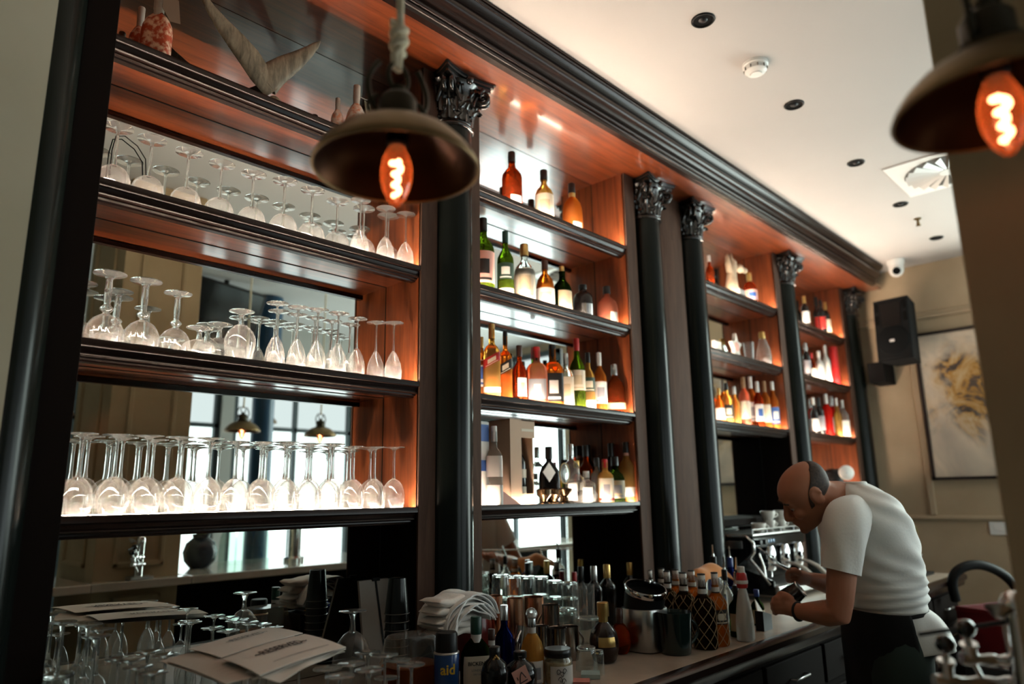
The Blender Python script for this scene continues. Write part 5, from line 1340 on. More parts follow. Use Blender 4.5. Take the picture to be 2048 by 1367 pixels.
for (u, vt, w, y, st, g, cp, lab, kw) in (
    (983, 1257, 36, -.30, 'round', G_DAMBER, C_BROWN, 'bottle with brown cap and white neck label behind the gin bottle', dict(neck=C_WHITE, lab=L_CREAM)),
    (1008, 1209, 40, -.30, 'round', G_BLUE, C_SILVER, 'cobalt blue bottle with silver cap, right of the napkins', dict()),
    (989, 1292, 56, -.46, 'jug', G_BLACK, C_BLACK, 'black round-shouldered bottle with gold crest on its neck, front of the counter', dict(neck=C_BLACK)),
    (1040, 1301, 66, -.46, 'jug', G_BLACK, C_BLACK, 'black square bottle with a pink paper tag, front of the counter', dict()),
    (1063, 1224, 46, -.40, 'fat', G_GOLD, C_SILVER, 'clear faceted bottle with glass ball stopper and oval white label', dict(neck=L_WHITE, lab=L_WHITE, lz=(.02, .36), span=70, face=250, emblem=L_GREY))):
    P, h, r = base_put(u, vt, w, y)
    t = bottle('liquor_bottle', lab, P, h, r, st, g, cp, group=FB, **kw)
    if 'pink paper tag' in lab:
        c = at_y(1043, 1352, y - r - .006); s = .021
        M4 = Matrix.Translation(c) @ Matrix.Rotation(R_(-28), 4, 'Z') @ Matrix.Rotation(R_(-24), 4, 'Y')
        b = NB(); box(b, -s, s, -.0006, .0006, -s, s, 0, M4); tg = obj('paper_tag', b, L_PINK, t, 0)
        b = NB(); mm = M4
        for (p0, p1) in (((-.010, -.012), (-.002, .004)), ((-.002, .004), (.004, .010)), ((.004, .010), (.010, -.008)), ((-.012, -.014), (.012, -.014)), ((-.012, -.004), (-.012, .004))):
            tube(b, [mm @ Vector((p0[0], -.0012, p0[1])), mm @ Vector((p1[0], -.0012, p1[1]))], .0013, 6)
        obj('print', b, L_BLACK, tg, 0)
        b = NB(); tube(b, [at_y(1046, 1330, y - r - .004), at_y(1036, 1312, y - r * .5), P + Vector((0, -.012, h * .9))], .0008, 5); obj('tag_string', b, L_BLACK, t)
    if 'gold crest' in lab:
        b = NB(); q = P + Vector((0, 0, h * .80)); a = R_(240); rr2 = r * .42
        for k in range(5): ball(b, q + Vector(((rr2) * math.cos(a + (k - 2) * .22), rr2 * math.sin(a + (k - 2) * .22), .004 * (2 - abs(k - 2)))), .003, 8, 6)
        obj('crest', b, C_GOLD, t, 60)
    if 'ball stopper' in lab:
        b = NB(); ball(b, P + Vector((0, 0, h - .004)), .0175, 24, 16); obj('ball_stopper', b, stem_g, t, 80)
# jar
P, h, r = base_put(1115, 1295, 62, -.45); hj = h
t = thing('glass_jar', 'glass jar with black lid and white label with dark scroll drawing', 'jar', P)
b = NB(); lathe(b, [(r * .8, 0), (r * .92, .005), (r * .93, hj * .70), (r * .80, hj * .80), (r * .8, hj * .82)], 32, P, capt=False); obj('jar_body', b, tum_g, t, 50)
b = NB(); lathe(b, [(r * .84, hj * .78), (r * .88, hj * .80), (r * .88, hj * .97), (r * .82, hj), (0, hj)], 32, P); obj('lid', b, C_BLACK, t, 45)
b = NB(); lathe(b, [(r * .78, .006), (r * .86, .012), (r * .86, hj * .66), (r * .5, hj * .68), (0, hj * .69)], 28, P); obj('contents', b, M('jar_contents', (.30, .20, .09), rough=.8, noise=(60, (.55, .40, .2), .35, .6)), t, 40)
b = NB(); grid(b, lambda u, v: P + Vector(((r * .935 + .0006) * math.cos(R_(190 + 110 * u)), (r * .935 + .0006) * math.sin(R_(190 + 110 * u)), hj * (.04 + .54 * v))), 16, 2); lb = obj('label', b, L_WHITE, t, 60)
b = NB()
for k, (a0, z0_, sw) in enumerate(((222, .42, 1), (236, .36, -1), (246, .44, 1), (230, .22, -1), (242, .18, 1))):
    tube(b, [P + Vector(((r * .94 + .001) * math.cos(R_(a0 + sw * 9 * math.cos(q * .5) * (1 - q / 16))), (r * .94 + .001) * math.sin(R_(a0 + sw * 9 * math.cos(q * .5) * (1 - q / 16))), hj * z0_ + .010 * math.sin(q * .5) * (1 - q / 18))) for q in range(14)], .0008, 5)
obj('scroll_print', b, L_BLACK, lb, 0)
# metal mugs
def mug(label, loc, h, r, m, ang, inside, group, tilt=0, barrel=.06):
    P = Vector(loc); t = thing('metal_mug', label, 'mug', P, group)
    mt = Matrix.Translation(P) @ Matrix.Rotation(R_(tilt), 4, 'Y') @ Matrix.Translation(-P)
    b = NB(); lathe(b, [(r * .86, 0), (r * .92, .003), (r * (1 + barrel), h * .45), (r, h * .93), (r * 1.02, h), (r * .97, h - .001)], 30, P, capt=False, mtx=mt); obj('wall', b, m, t, 50)
    b = NB(); lathe(b, [(r * .965, h - .0015), (r * .95, h * .5), (r * .84, .01), (0, .009)], 30, P, capb=False, capt=False, mtx=mt); obj('inside', b, inside, t, 60)
    d = Vector((math.cos(R_(ang)), math.sin(R_(ang)), 0))
    b = NB(); tube(b, [mt @ (P + d * (r * .98 + r * .75 * math.sin(q * PI / 10)) + Vector((0, 0, h * (.18 + .66 * q / 10)))) for q in range(11)], .0042, 8); obj('handle', b, m, t, 60)
    return t
ins = M('mug_inside', (.16, .13, .11), rough=.3, metal=1.); ins_c = M('copper_inside', (.18, .08, .05), rough=.35, metal=1.)
MG = 'metal mugs on the counter'; copper_m = M('mug_copper', (.78, .40, .24), rough=.26, metal=1.)
steel_m = M('mug_steel', (.46, .42, .38), rough=.18, metal=1.)
for (u, v, w, y, hh, m, ang, i2, lab, tl) in (
    (1030, 1195, 32, -.20, .13, copper_m, 150, ins_c, 'copper mug behind the blue bottle, front one of the copper mugs', 0),
    (1067, 1192, 40, -.12, .13, copper_m, 20, ins_c, 'larger copper mug beside the ribbed tumblers, handle to the right', 0),
    (990, 1190, 30, -.10, .12, copper_m, 40, ins_c, 'copper mug partly behind the napkins', 0),
    (1101, 1208, 35, -.22, .13, steel_m, 120, ins, 'steel mug in front of the larger copper mug', 0),
    (1039, 1252, 36, -.27, .10, steel_m, 200, ins, 'steel mug tipped slightly, behind the ball-stopper bottle', 14),
    (1083, 1250, 28, -.30, .10, steel_m, 120, ins, 'small steel mug right of the ball-stopper bottle', 0),
    (1114, 1254, 38, -.33, .11, steel_m, 10, ins, 'barrel-shaped steel mug behind the jar, in the front pair', 0),
    (1140, 1251, 34, -.27, .11, steel_m, -20, ins, 'barrel-shaped steel mug beside the small clear tumblers', 0)):
    p = at_y(u, v, y); r = w * depth(p) / FPX / 2
    hfull = p.z - ZC
    if hfull > hh * 1.35:      # stacked on another mug
        mug(lab, (p.x, y, p.z - hh), hh, r, m, ang, i2, MG, tl)
        b = NB(); lathe(b, [(r * .8, 0), (r * .95, .004), (r * .98, hfull - hh - .004), (r * .86, hfull - hh - .0006), (0, hfull - hh - .0006)], 24, (p.x, y, ZC)); solo('metal_mug', b, m, 'upside-down lower mug carrying the ' + lab.split(',')[0], 'mug', MG, 45)
    else: mug(lab, (p.x, y, ZC), hfull, r, m, ang, i2, MG, tl)
# ribbed tumblers, stacked mouth down in front of the mirror
TG = 'ribbed tumblers before the mirror of the bottle unit'
tb0 = None
tum_h = .098
names = ['leftmost', 'second', 'third', 'fourth', 'fifth', 'sixth']
for i, (u, v, y) in enumerate(((1001, 1148, .02), (1027, 1150, .03), (1054, 1151, .02), (1081, 1152, .035), (1109, 1160, -.02), (1140, 1163, -.05))):
    p = at_y(u, v, y); tot = p.z - ZC
    k = max(1, int(round(tot / .075)))
    for j in range(k):
        zz = ZC + (tot - tum_h) * (j / max(1, k - 1)) if k > 1 else ZC
        lab = 'ribbed tumbler mouth down, ' + ('top' if j == k - 1 else 'bottom' if j == 0 else 'number %s from below' % ORD[j]) + ' of the %s stack from the left' % names[i]
        if tb0 is None: tb0 = tumbler(lab, (p.x, y, zz), tum_h, .034, .030, TG, ribs=20)
        else: dup(tb0, (p.x, y, zz), lab, i + j, TG)
p = at_y(1166, 1168, -.13)
b = NB(); lathe(b, [(.036, 0), (.040, .004), (.043, (p.z - ZC))], 30, (p.x, -.13, ZC), capt=False)
for v in b.verts: pass
solo('cut_glass', b, cut_g, 'tall cut glass standing right of the ribbed tumbler stacks', 'glass', None, 60)
p = at_y(1135, 1215, -.16)
tumbler('clear tumbler mouth down between the steel mugs and the dark flask', (p.x, -.16, ZC), p.z - ZC, .038, .034, 'clear tumblers', ribs=16)
p = at_y(1178, 1232, -.20)
tumbler('wide patterned glass mouth down, left of the brown flask with gold stopper', (p.x, -.20, ZC), p.z - ZC, .044, .040, 'clear tumblers', ribs=24)
for (u, v, w, y, lab) in ((1172, 1292, 44, -.40, 'low clear tumbler beside the dark flask, with its base up'), (1197, 1299, 22, -.465, 'small shot glass upside down right in front of the dark flask')):
    p = at_y(u, v, y); r = w * depth(p) / FPX / 2
    tumbler(lab, (p.x, y, ZC), p.z - ZC, r, r * .85, 'clear tumblers', name='shot_glass')
for (u, v, w, y, cap, neck, lab) in ((1187, 1131, 32, .02, C_SILVER, L_BEIGE, 'dark wine bottle with silver capsule behind the tumblers'), (1213, 1128, 34, .03, C_GOLD, L_BEIGE, 'dark wine bottle with orange-gold capsule, middle of the three at the back'),
                                     (1259, 1124, 32, .06, C_GOLD, None, 'dark wine bottle with gold capsule behind the ice crusher'), (1161, 1132, 30, .05, C_BLACK, C_GOLD, 'dark bottle with black cap and gold collar behind the tumblers'), (1148, 1143, 26, .165, C_RED, None, 'dark bottle with red cap against the mirror behind the tumblers')):
    P, h, r = base_put(u, v, w, y); bottle('wine_bottle', lab, P, h, r, 'bord', G_BLACK, cap, neck=neck, group='dark bottles at the back of the counter')
# dark flasks
P, h, r = base_put(1205, 1203, 58, -.375)
t = bottle('whisky_flask', 'round-shouldered dark brown flask with gold crown stopper and gold oval label', P, h, r, 'onion', M('brown_ceramic', (.016, .006, .004), rough=.2, spec=.5), C_GOLD, lab=C_GOLD, lz=(.28, .44), span=70, face=230, neck=C_GOLD, capk=1.3)
P, h, r = base_put(1238, 1215, 40, -.34)
bottle('whisky_flask', 'clear round bottle with dark red neck, just right of the brown flask', P, h, r, 'onion', G_DAMBER, C_BROWN, lab=None, neck=C_BROWN)
# ice crusher
ZZ = Vector((0, 0, 1))
y = -.37
p = at_y(1285, 1172, y); x = p.x; H = (at_y(1285, 1155, y).z - ZC) * .98; r = 42 * depth(p) / FPX
t = thing('ice_crusher', 'steel and black ice crusher with a slanted open top', 'ice crusher', (x, y, ZC))
b = NB(); lathe(b, [(r * .86, 0), (r * .90, .004), (r * .98, H * .58), (r * .96, H * .60)], 40, (x, y, ZC), 3.0); obj('steel_body', b, steel, t, 40)
b = NB(); lathe(b, [(r * .88, -.0), (r * .9, .008)], 40, (x, y, ZC), 3.0); obj('foot', b, blk, t, 40)
mt = Matrix.Translation((x, y, ZC + H * .60)) @ ZZ.rotation_difference((ZZ + Vector((-.77, -.64, 0)) * .26 + Vector((.69, -.72, 0)) * .14).normalized()).to_matrix().to_4x4()
b = NB(); lathe(b, [(r * .93, -.01), (r * .95, H * .06), (r * .95, H * .24)], 40, (0, 0, 0), mtx=mt, capt=False); obj('black_collar', b, blk, t, 40)
b = NB(); lathe(b, [(r * .97, H * .22), (r * 1.0, H * .235), (r * 1.0, H * .30), (r * .97, H * .315), (r * .92, H * .315), (r * .90, H * .27)], 40, (0, 0, 0), mtx=mt, capb=False, capt=False); obj('steel_rim', b, chrome, t, 40)
b = NB(); lathe(b, [(r * .92, H * .315), (r * .90, H * .20), (r * .6, H * .12), (0, H * .10)], 40, (0, 0, 0), mtx=mt, capb=False, capt=False); obj('hopper', b, recess, t, 40)
b = NB(); a = R_(262); lathe(b, [(.012, 0), (.011, .012), (0, .013)], 16, (0, 0, 0), mtx=Matrix.Translation((x + r * .98 * math.cos(a), y + r * .98 * math.sin(a), ZC + H * .16)) @ Matrix.Rotation(PI / 2, 4, 'X')); obj('knob', b, blk, t, 40)
# dark green jug
y = -.485
p = at_y(1348, 1222, y); x = p.x; H = p.z - ZC; r = 33 * depth(p) / FPX
t = thing('dark_jug', 'dark green jug with a handle before the netted rum bottles', 'jug', (x, y, ZC))
jm = M('dark_green_enamel', (.006, .016, .014), rough=.22, coat=.5)
b = NB(); lathe(b, [(r * .82, 0), (r * .88, .004), (r * .92, H * .2), (r * 1.0, H * .8), (r * 1.06, H), (r * 1.02, H), (r * .96, H * .8), (r * .8, .02), (0, .02)], 36, (x, y, ZC), capb=False); obj('body', b, jm, t, 50)
d = Vector((.8, -.35, 0)).normalized()
b = NB(); tube(b, [Vector((x, y, ZC)) + d * (r * .92 + r * .75 * math.sin(q * PI / 10)) + Vector((0, 0, H * (.15 + .68 * q / 10))) for q in range(11)], .006, 10); obj('handle', b, jm, t, 60)
# netted rum bottles
net_m = M('straw_net', (.36, .27, .16), rough=.85)
NG = 'netted rum bottles'
def netted(P, h, r, g, label, face=238, lab=None):
    t = bottle('rum_bottle', label, P, h, r, 'tall', g, C_WHITE, group=NG, lab=lab, lz=(.30, .50), span=120, face=face, emblem=L_CREAM if lab else None, capk=1.0)
    b = NB(); lathe(b, [(r * .34, h * .985), (r * .34, h * 1.004), (0, h * 1.005)], 18, P, capb=False); obj('cap_top', b, C_BLACK, t, 45)
    b = NB()
    prof = ST['tall']['p']
    def rad(zf):
        for (ra, za), (rb, zb) in zip(prof[1:-1], prof[2:]):
            if za <= zf <= zb and zb > za: return (ra + (rb - ra) * (zf - za) / (zb - za)) * r
        return r
    for k in range(7):
        for sg in (-1, 1):
            pts = []
            for q in range(17):
                zf = .015 + .66 * q / 16
                a = k * 2 * PI / 7 + sg * q * .19
                rr = rad(zf) + .0016
                pts.append(P + Vector((rr * math.cos(a), rr * math.sin(a), zf * h)))
            tube(b, pts, .0011, 4, cap=False)
    obj('net', b, net_m, t, 60)
    b = NB(); lathe(b, [(r * .40, h * .70), (r * .395, h * .80)], 18, P, capb=False, capt=False); obj('neck_wrapper', b, L_WHITE, t, 50)
    b = NB(); lathe(b, [(r * .405, h * .715), (r * .405, h * .735)], 18, P, capb=False, capt=False); obj('neck_band', b, L_BLACK, t, 50)
    return t
dkrum = SOLID('dark_rum', (.16, .09, .04), milk=.25, ior=1.35, milkcol=(.04, .025, .012))
for (u, v, w, y, g, lab, lb) in ((1402, 1147, 46, -.52, dkrum, 'netted rum bottle in front, right beside the dark green jug', None), (1428, 1144, 40, -.53, G_AMBER, 'netted amber rum bottle with dark label, front right of the group', L_BLACK),
                                 (1365, 1144, 44, -.40, dkrum, 'netted rum bottle right behind the dark green jug', None), (1333, 1141, 38, -.29, dkrum, 'netted rum bottle between the ice crusher and the jug, at the front', None),
                                 (1350, 1138, 38, -.22, G_AMBER, 'netted rum bottle in the second row behind the jug', None), (1322, 1136, 36, -.10, dkrum, 'netted rum bottle in the second row behind the ice crusher', None),
                                 (1382, 1140, 40, -.30, G_AMBER, 'netted rum bottle in the second row with pale neck wrapper', None), (1298, 1139, 34, .0, dkrum, 'netted rum bottle at the back, right behind the ice crusher rim', None)):
    P, h, r = base_put(u, v, w, y); netted(P, h, r, g, lab, lab=lb)
# bottles with metal pourers
PG = 'bottles with metal pourers'
for (u, v, w, y, g, cp, lb, lab) in ((1303, 1140, 30, .05, G_BLACK, blk, None, 'dark bottle with a steel pourer at the back, leftmost of the pourer bottles'), (1338, 1140, 30, .04, G_BLACK, blk, None, 'dark bottle with a steel pourer at the back, second of the pourer bottles'),
                                     (1376, 1142, 30, .02, G_CLEAR, blk, L_GREY, 'clear bottle with a thin pourer behind the netted bottles'), (1426, 1112, 34, -.25, G_CLEAR, blk, L_WHITE, 'clear tall bottle with steel pourer above the orange cloth'),
                                     (1448, 1138, 30, -.42, G_CLEAR, blk, None, 'slim clear bottle with slanted pourer right of the orange cloth'), (1459, 1114, 32, -.20, G_BLUE, C_BLUE, L_BLUE, 'bottle with blue label and steel pourer left of the espresso machine'),
                                     (1473, 1138, 30, -.36, G_DGREEN, blk, L_GREY, 'dark bottle with slanted pourer behind the spray bottle'), (1470, 1170, 32, -.51, G_DGREEN, blk, L_BEIGE, 'dark bottle with beige label beside the spray bottle, on its left')):
    P, h, r = base_put(u, v, w, y)
    t = bottle('spirit_bottle', lab, P, h, r, 'tall', g, cp, lab=lb, group=PG)
    b = NB(); tube(b, [P + Vector((0, 0, h - .002)), P + Vector((0, 0, h + .012)), P + Vector((-.006, -.004, h + .03)), P + Vector((-.014, -.008, h + .052))], [.007, .005, .0036, .0030], 10); obj('pourer', b, chrome, t, 60)
# orange cloth draped over the bottles
cloth_o = M('orange_cloth', (.62, .23, .045), rough=.95, sheen=.4)
yo = -.30
c0_, c1_ = at_y(1383, 1140, yo), at_y(1446, 1140, yo)
b = NB()
def fo(u, v):
    s = -1 + 2 * u
    x = c0_.x + (c1_.x - c0_.x) * u
    z = at_y(1415, 1129, yo).z - .030 * abs(s) ** 3.0 + .004 * math.sin(u * 13)
    a = (v - .5) * 2
    return Vector((x, yo + .05 * a, z - .045 * abs(a) ** 2.2 + .003 * math.sin(u * 9 + v * 5)))
grid(b, fo, 24, 16); solidify(b, .004)
solo('orange_cloth', b, cloth_o, 'orange cloth draped over bottle tops behind the netted rum bottles', 'cloth', None, 70)
# spray bottle
P, h, r = base_put(1488, 1131, 48, -.565); P = Vector((at_z(1494, 1280, ZC).x, -.565, ZC)); h = at_y(1488, 1131, -.565).z - ZC; r = .036
t = thing('squeeze_bottle', 'white plastic spray bottle with red and white collar before the espresso machine', 'spray bottle', P)
sp = M('milky_plastic', (.62, .59, .54), rough=.4, trans=.25)
b = NB(); lathe(b, [(r * .9, 0), (r, .004), (r, h * .26), (r * .82, h * .45), (r * .56, h * .63), (r * .42, h * .70), (r * .42, h * .74)], 30, P, 2.6, .8); obj('body', b, sp, t, 50)
b = NB(); lathe(b, [(r * .50, h * .705), (r * .56, h * .72), (r * .60, h * .80), (r * .52, h * .90), (r * .40, h * .92)], 26, P, capb=True); obj('red_collar', b, C_RED, t, 45)
b = NB(); lathe(b, [(r * .605, h * .765), (r * .63, h * .775), (r * .635, h * .80), (r * .61, h * .815)], 26, P, capb=False, capt=False); obj('white_band', b, C_WHITE, t, 45)
b = NB(); lathe(b, [(r * .38, h * .915), (r * .38, h * .99), (r * .34, h), (0, h)], 22, P); obj('cap', b, C_WHITE, t, 45)
b = NB(); grid(b, lambda u, v: P + Vector(((r * (1.005 - .19 * max(0, v - .35))) * math.cos(R_(255 + 50 * u)), .8 * (r * (1.012 - .19 * max(0, v - .35))) * math.sin(R_(255 + 50 * u)) - .001, h * (.04 + .38 * v))), 8, 6); obj('label', b, M('pale_print', (.52, .50, .46), rough=.5), t, 60)
# box of card beside it, black holder, paper
q = at_z(1510, 1262, ZC)
P, h, r = base_put(1512, 1178, 26, -.46)
bottle('bitters_bottle', 'small dark bottle with cream label right behind the spray bottle', P, h, r, 'round', G_DGREEN, C_BLUE, lab=L_BEIGE, lz=(.06, .44), span=130, emblem=L_BLACK)
c = at_z(1538, 1258, ZC)
b = NB(); prism(b, [(c.x - .055, -.54, ZC), (c.x + .02, -.54, ZC), (c.x + .02, -.54, ZC + .055), (c.x - .055, -.54, ZC + .075)], (0, .035, 0)); solo('black_holder', b, blk, 'small black napkin holder on the counter before the espresso machine', 'holder', None, 0)
b = NB(); prism(b, [(c.x - .05, -.525, ZC + .01), (c.x + .05, -.515, ZC + .02), (c.x - .03, -.50, ZC + .115)], (0, .004, 0)); solo('paper_napkin', b, nap, 'pale paper napkin sticking out of the small black holder', 'napkin', None, 0)
for (u, v, m, lab, s) in ((1163, 1359, M('pink_note', (.55, .20, .16), rough=.8), 'pad of pink sticky notes at the front edge of the counter', .024), (1181, 1344, M('mint_note', (.36, .46, .44), rough=.8), 'pad of pale blue sticky notes behind the pink pad', .028)):
    p = at_z(u, v, ZC + .012); b = NB()
    box(b, -s, s, -s, s, 0, .012, 0, Matrix.Translation((p.x, p.y, ZC)) @ Matrix.Rotation(R_(38), 4, 'Z')); solo('sticky_notes', b, m, lab, 'sticky notes', 'sticky note pads', 0)
# espresso machine
X0 = 3.60; yf_ = at_x(1509, 1150, X0).y; X1 = X0 + .68; ZT = at_y(1540, 1064, yf_).z
t = thing('espresso_machine', 'chrome and black espresso machine under the white cups', 'espresso machine', ((X0 + X1) / 2, -.05, ZC))
em = M('machine_black', (.012, .013, .013), rough=.12, metal=.6)
b = NB(); box(b, X0 + .012, X1, yf_ + .10, .13, ZC + .05, ZT - .012, .01); obj('housing', b, em, t, 0)
b = NB(); box(b, X0 + .012, X1, yf_, .13, ZT - .075, ZT - .012, .012); obj('upper_panel', b, em, t, 0)
b = NB(); box(b, X0, X1, yf_ - .01, .13, ZT - .010, ZT, .003)
for k in range(2): tube(b, [(X0, yf_ - .008 + (.13 - yf_) * k, ZT + .022), (X1, yf_ - .008 + (.13 - yf_) * k, ZT + .022)], .004, 8)
for k in range(5): tube(b, [(X0 + (X1 - X0) * k / 4, yf_ - .008, ZT), (X0 + (X1 - X0) * k / 4, yf_ - .008, ZT + .022)], .003, 6)
obj('cup_tray', b, steel, t, 0)
b = NB(); prism(b, [(X0, yf_ - .10, ZC + .03), (X0, .13, ZC + .03), (X0, .13, ZT - .01), (X0, yf_ + .03, ZT - .01), (X0, yf_, ZT - .04), (X0, yf_, ZT - .09), (X0, yf_ + .09, ZC + .16), (X0, yf_ - .10, ZC + .10)], (.012, 0, 0)); obj('side_panel', b, em, t, 0)
b = NB(); tube(b, [(X0 + .006, .12, ZT - .012), (X0 + .006, yf_ + .03, ZT - .012), (X0 + .006, yf_ - .004, ZT - .045), (X0 + .006, yf_ - .004, ZT - .09), (X0 + .006, yf_ + .02, ZC + .20), (X0 + .006, yf_ - .08, ZC + .08)], .009, 10); obj('chrome_edge', b, chrome, t, 60)
b = NB(); box(b, X0 - .006, X0, yf_ + .05, .12, ZT - .075, ZT - .035, .004); obj('side_highlight', b, steel, t, 0)  # steel strip standing in for the highlight on the black side panel
b = NB(); box(b, X0 + .01, X1, yf_ - .12, yf_ + .1, ZC + .02, ZC + .075, .008); obj('drip_tray', b, steel, t, 0)
b = NB()
for sx in (X0 + .03, X1 - .05):
    for sy in (yf_ - .08, .09): lathe(b, [(.018, 0), (.014, .03), (.018, .05)], 14, (sx, sy, ZC))
obj('foot', b, blk, t, 40)
for k, xg in enumerate((X0 + .22, X0 + .40, X0 + .58)):
    b = NB(); lathe(b, [(.036, ZT - .16), (.040, ZT - .15), (.040, ZT - .10), (.032, ZT - .07)], 24, (xg, yf_ + .02, 0)); g = obj('group_head', b, chrome, t, 45)
    b = NB(); lathe(b, [(.030, ZT - .195), (.036, ZT - .188), (.036, ZT - .162)], 24, (xg, yf_ + .02, 0)); pf_ = obj('portafilter', b, chrome, t, 45)
    b = NB(); tube(b, [(xg - .01, yf_ - .015, ZT - .165), (xg - .02, yf_ - .06, ZT - .172), (xg - .01, yf_ - .10, ZT - .195), (xg + .012, yf_ - .15, ZT - .25)], [.008, .010, .012, .013], 12); obj('handle', b, M('pale_handle', (.62, .58, .52), rough=.25, coat=.5), pf_, 60)
    b = NB(); tube(b, [(xg, yf_ + .01, ZT - .195), (xg, yf_ + .01, ZT - .215), (xg - .014, yf_ + .005, ZT - .228)], .006, 8); obj('spout', b, chrome, pf_, 60)
for k in range(2):
    b = NB(); lathe(b, [(.014, 0), (.014, .02), (0, .022)], 16, (0, 0, 0), mtx=Matrix.Translation((X0 + .07 + .06 * k, yf_, ZT - .045)) @ Matrix.Rotation(PI / 2, 4, 'X')); obj('valve_knob', b, blk, t, 40)
b = NB(); w0 = Vector((X0 + .06, yf_ - .005, ZT - .07)); w3 = at_d(1579, 1143, 2.66)
tube(b, [w0, w0 + Vector((.0, -.03, -.02)), w0.lerp(w3, .45) + Vector((0, -.02, -.012)), w0.lerp(w3, .75), w3 + Vector((0, 0, .01))], .0045, 8); obj('steam_wand', b, chrome, t, 60)
b = NB(); tube(b, [(X0 + .05, yf_ - .01, ZT - .10), (X0 + .03, yf_ - .04, ZT - .16), (X0 + .02, yf_ - .05, ZT - .23)], .006, 8); obj('steam_wand', b, chrome, t, 60)
b = NB()
for k in range(3): lathe(b, [(.009, 0), (.009, .004), (0, .005)], 12, (0, 0, 0), mtx=Matrix.Translation((X0 + .19 + .03 * k, yf_ - .002, ZT - .042)) @ Matrix.Rotation(PI / 2, 4, 'X'))
obj('button', b, M('blue_button', (.10, .22, .40), rough=.2), t, 40)
# white cups on the machine
def cup(label, loc, h, r, ang, group='white cups on the espresso machine'):
    P = Vector(loc); t = thing('coffee_cup', label, 'cup', P, group)
    b = NB(); lathe(b, [(r * .55, 0), (r * .60, .003), (r * .82, h * .3), (r * .97, h * .7), (r, h), (r * .94, h), (r * .88, h * .6), (r * .5, .008), (0, .007)], 26, P); obj('bowl', b, porc, t, 50)
    d = Vector((math.cos(R_(ang)), math.sin(R_(ang)), 0))
    b = NB(); tube(b, [P + d * (r * .88 + r * .52 * math.sin(q * PI / 8)) + Vector((0, 0, h * (.30 + .58 * q / 8))) for q in range(9)], .0038, 8); obj('handle', b, porc, t, 60)
    return t
yc_ = yf_ + .10
def cup_at(u, v, lab, hgt=.055, r=.040, stack=0, ang=-40, y=yc_):
    p = at_y(u, v, y); return cup(lab, (p.x, y, ZT + .0005 + stack), hgt, r, ang)
cup_at(1516, 1043, 'white cup at the left end of the espresso machine', .050, .040, y=yf_ + .03)
cup_at(1538, 1043, 'lower white cup of the left stack on the espresso machine', .055, .034)
cup_at(1535, 1020, 'upper tilted white cup of the left stack on the espresso machine', .052, .041, .054)
cup_at(1561, 1043, 'lower white cup of the right stack on the espresso machine', .055, .034)
cup_at(1561, 1020, 'upper white cup of the right stack on the espresso machine', .052, .041, .054)
cup_at(1592, 1040, 'wide white cup at the right, nearest the bartender', .056, .050)
# behind the bartender: water boiler, cloth, hose, crate
bx, by = 5.22, -.28
t = thing('water_boiler', 'tall steel boiler with pipes on the counter behind the bartender', 'boiler', (bx, by, ZC))
zt3 = at_y(1815, 1035, by).z
b = NB(); lathe(b, [(.10, 0), (.10, .02), (.085, .025), (.085, zt3 - ZC - .02), (.075, zt3 - ZC)], 28, (bx - .02, by, ZC)); obj('tank', b, steel, t, 40)
b = NB(); lathe(b, [(.05, 0), (.05, zt3 - ZC - .02), (.04, zt3 - ZC)], 24, (bx + .09, by - .09, ZC)); obj('side_tube', b, chrome, t, 40)
b = NB(); tube(b, [(bx + .09, by - .15, zt3 - .02), (bx + .09, by - .16, ZC + .14), (bx + .09, by - .19, ZC + .12)], .011, 10); ball(b, (bx + .09, by - .155, ZC + .20), .018); obj('tap', b, chrome, t, 60)
b = NB(); box(b, bx - .16, bx + .2, by - .22, by + .06, ZC + .0005, ZC + .018, .004); obj('tray', b, blk, t, 0)
b = NB()
def fy_(u, v):
    a = (v - .5) * 2; s = (u - .5) * 2
    return Vector((bx + .03 + .125 * s, by - .03 + .14 * a, zt3 + .012 - .05 * abs(a) ** 2.5 - .05 * max(0, abs(s) - .72) * 3 + .005 * math.sin(u * 12 + v * 7)))
grid(b, fy_, 18, 18); solidify(b, .004)
solo('yellow_cloth', b, M('yellow_cloth', (.30, .21, .055), rough=.95, sheen=.3), 'mustard yellow cloth draped on top of the steel boiler', 'cloth', None, 70)
dh = 4.3
HOSE = ((1912, 1200), (1905, 1170), (1908, 1150), (1922, 1136), (1945, 1129), (1970, 1131), (1998, 1143), (2020, 1160), (2034, 1180), (2042, 1205), (2046, 1240), (2048, 1300))
b = NB(); tube(b, [at_d(*table(HOSE, q / 44), dh) for q in range(45)], .028, 14)
solo('black_hose', b, rubber, 'thick black hose arching up against the end wall above the red crate', 'hose')
c0_ = at_d(1908, 1212, 4.35); c1_ = at_d(2000, 1212, 4.35)
crm = M('red_crate', (.13, .008, .010), rough=.5)
cz1 = c0_.z; cz0 = cz1 - .30; ccx, ccy = (c0_.x + c1_.x) / 2 + .05, (c0_.y + c1_.y) / 2 - .12
t = thing('red_crate', 'dark red plastic crate on the cooler under the black hose', 'crate', (ccx, ccy, cz0))
rotc = Matrix.Translation((ccx, ccy, 0)) @ Matrix.Rotation(R_(-25), 4, 'Z')
b = NB(); w, d2 = .20, .15
for (a, bb_, c_, d_) in ((-w, w, -d2, -d2 + .012), (-w, w, d2 - .012, d2), (-w, -w + .012, -d2, d2), (w - .012, w, -d2, d2)): box(b, a, bb_, c_, d_, cz0, cz1, .002, rotc)
box(b, -w, w, -d2, d2, cz0, cz0 + .012, 0, rotc); obj('crate_wall', b, crm, t, 0)
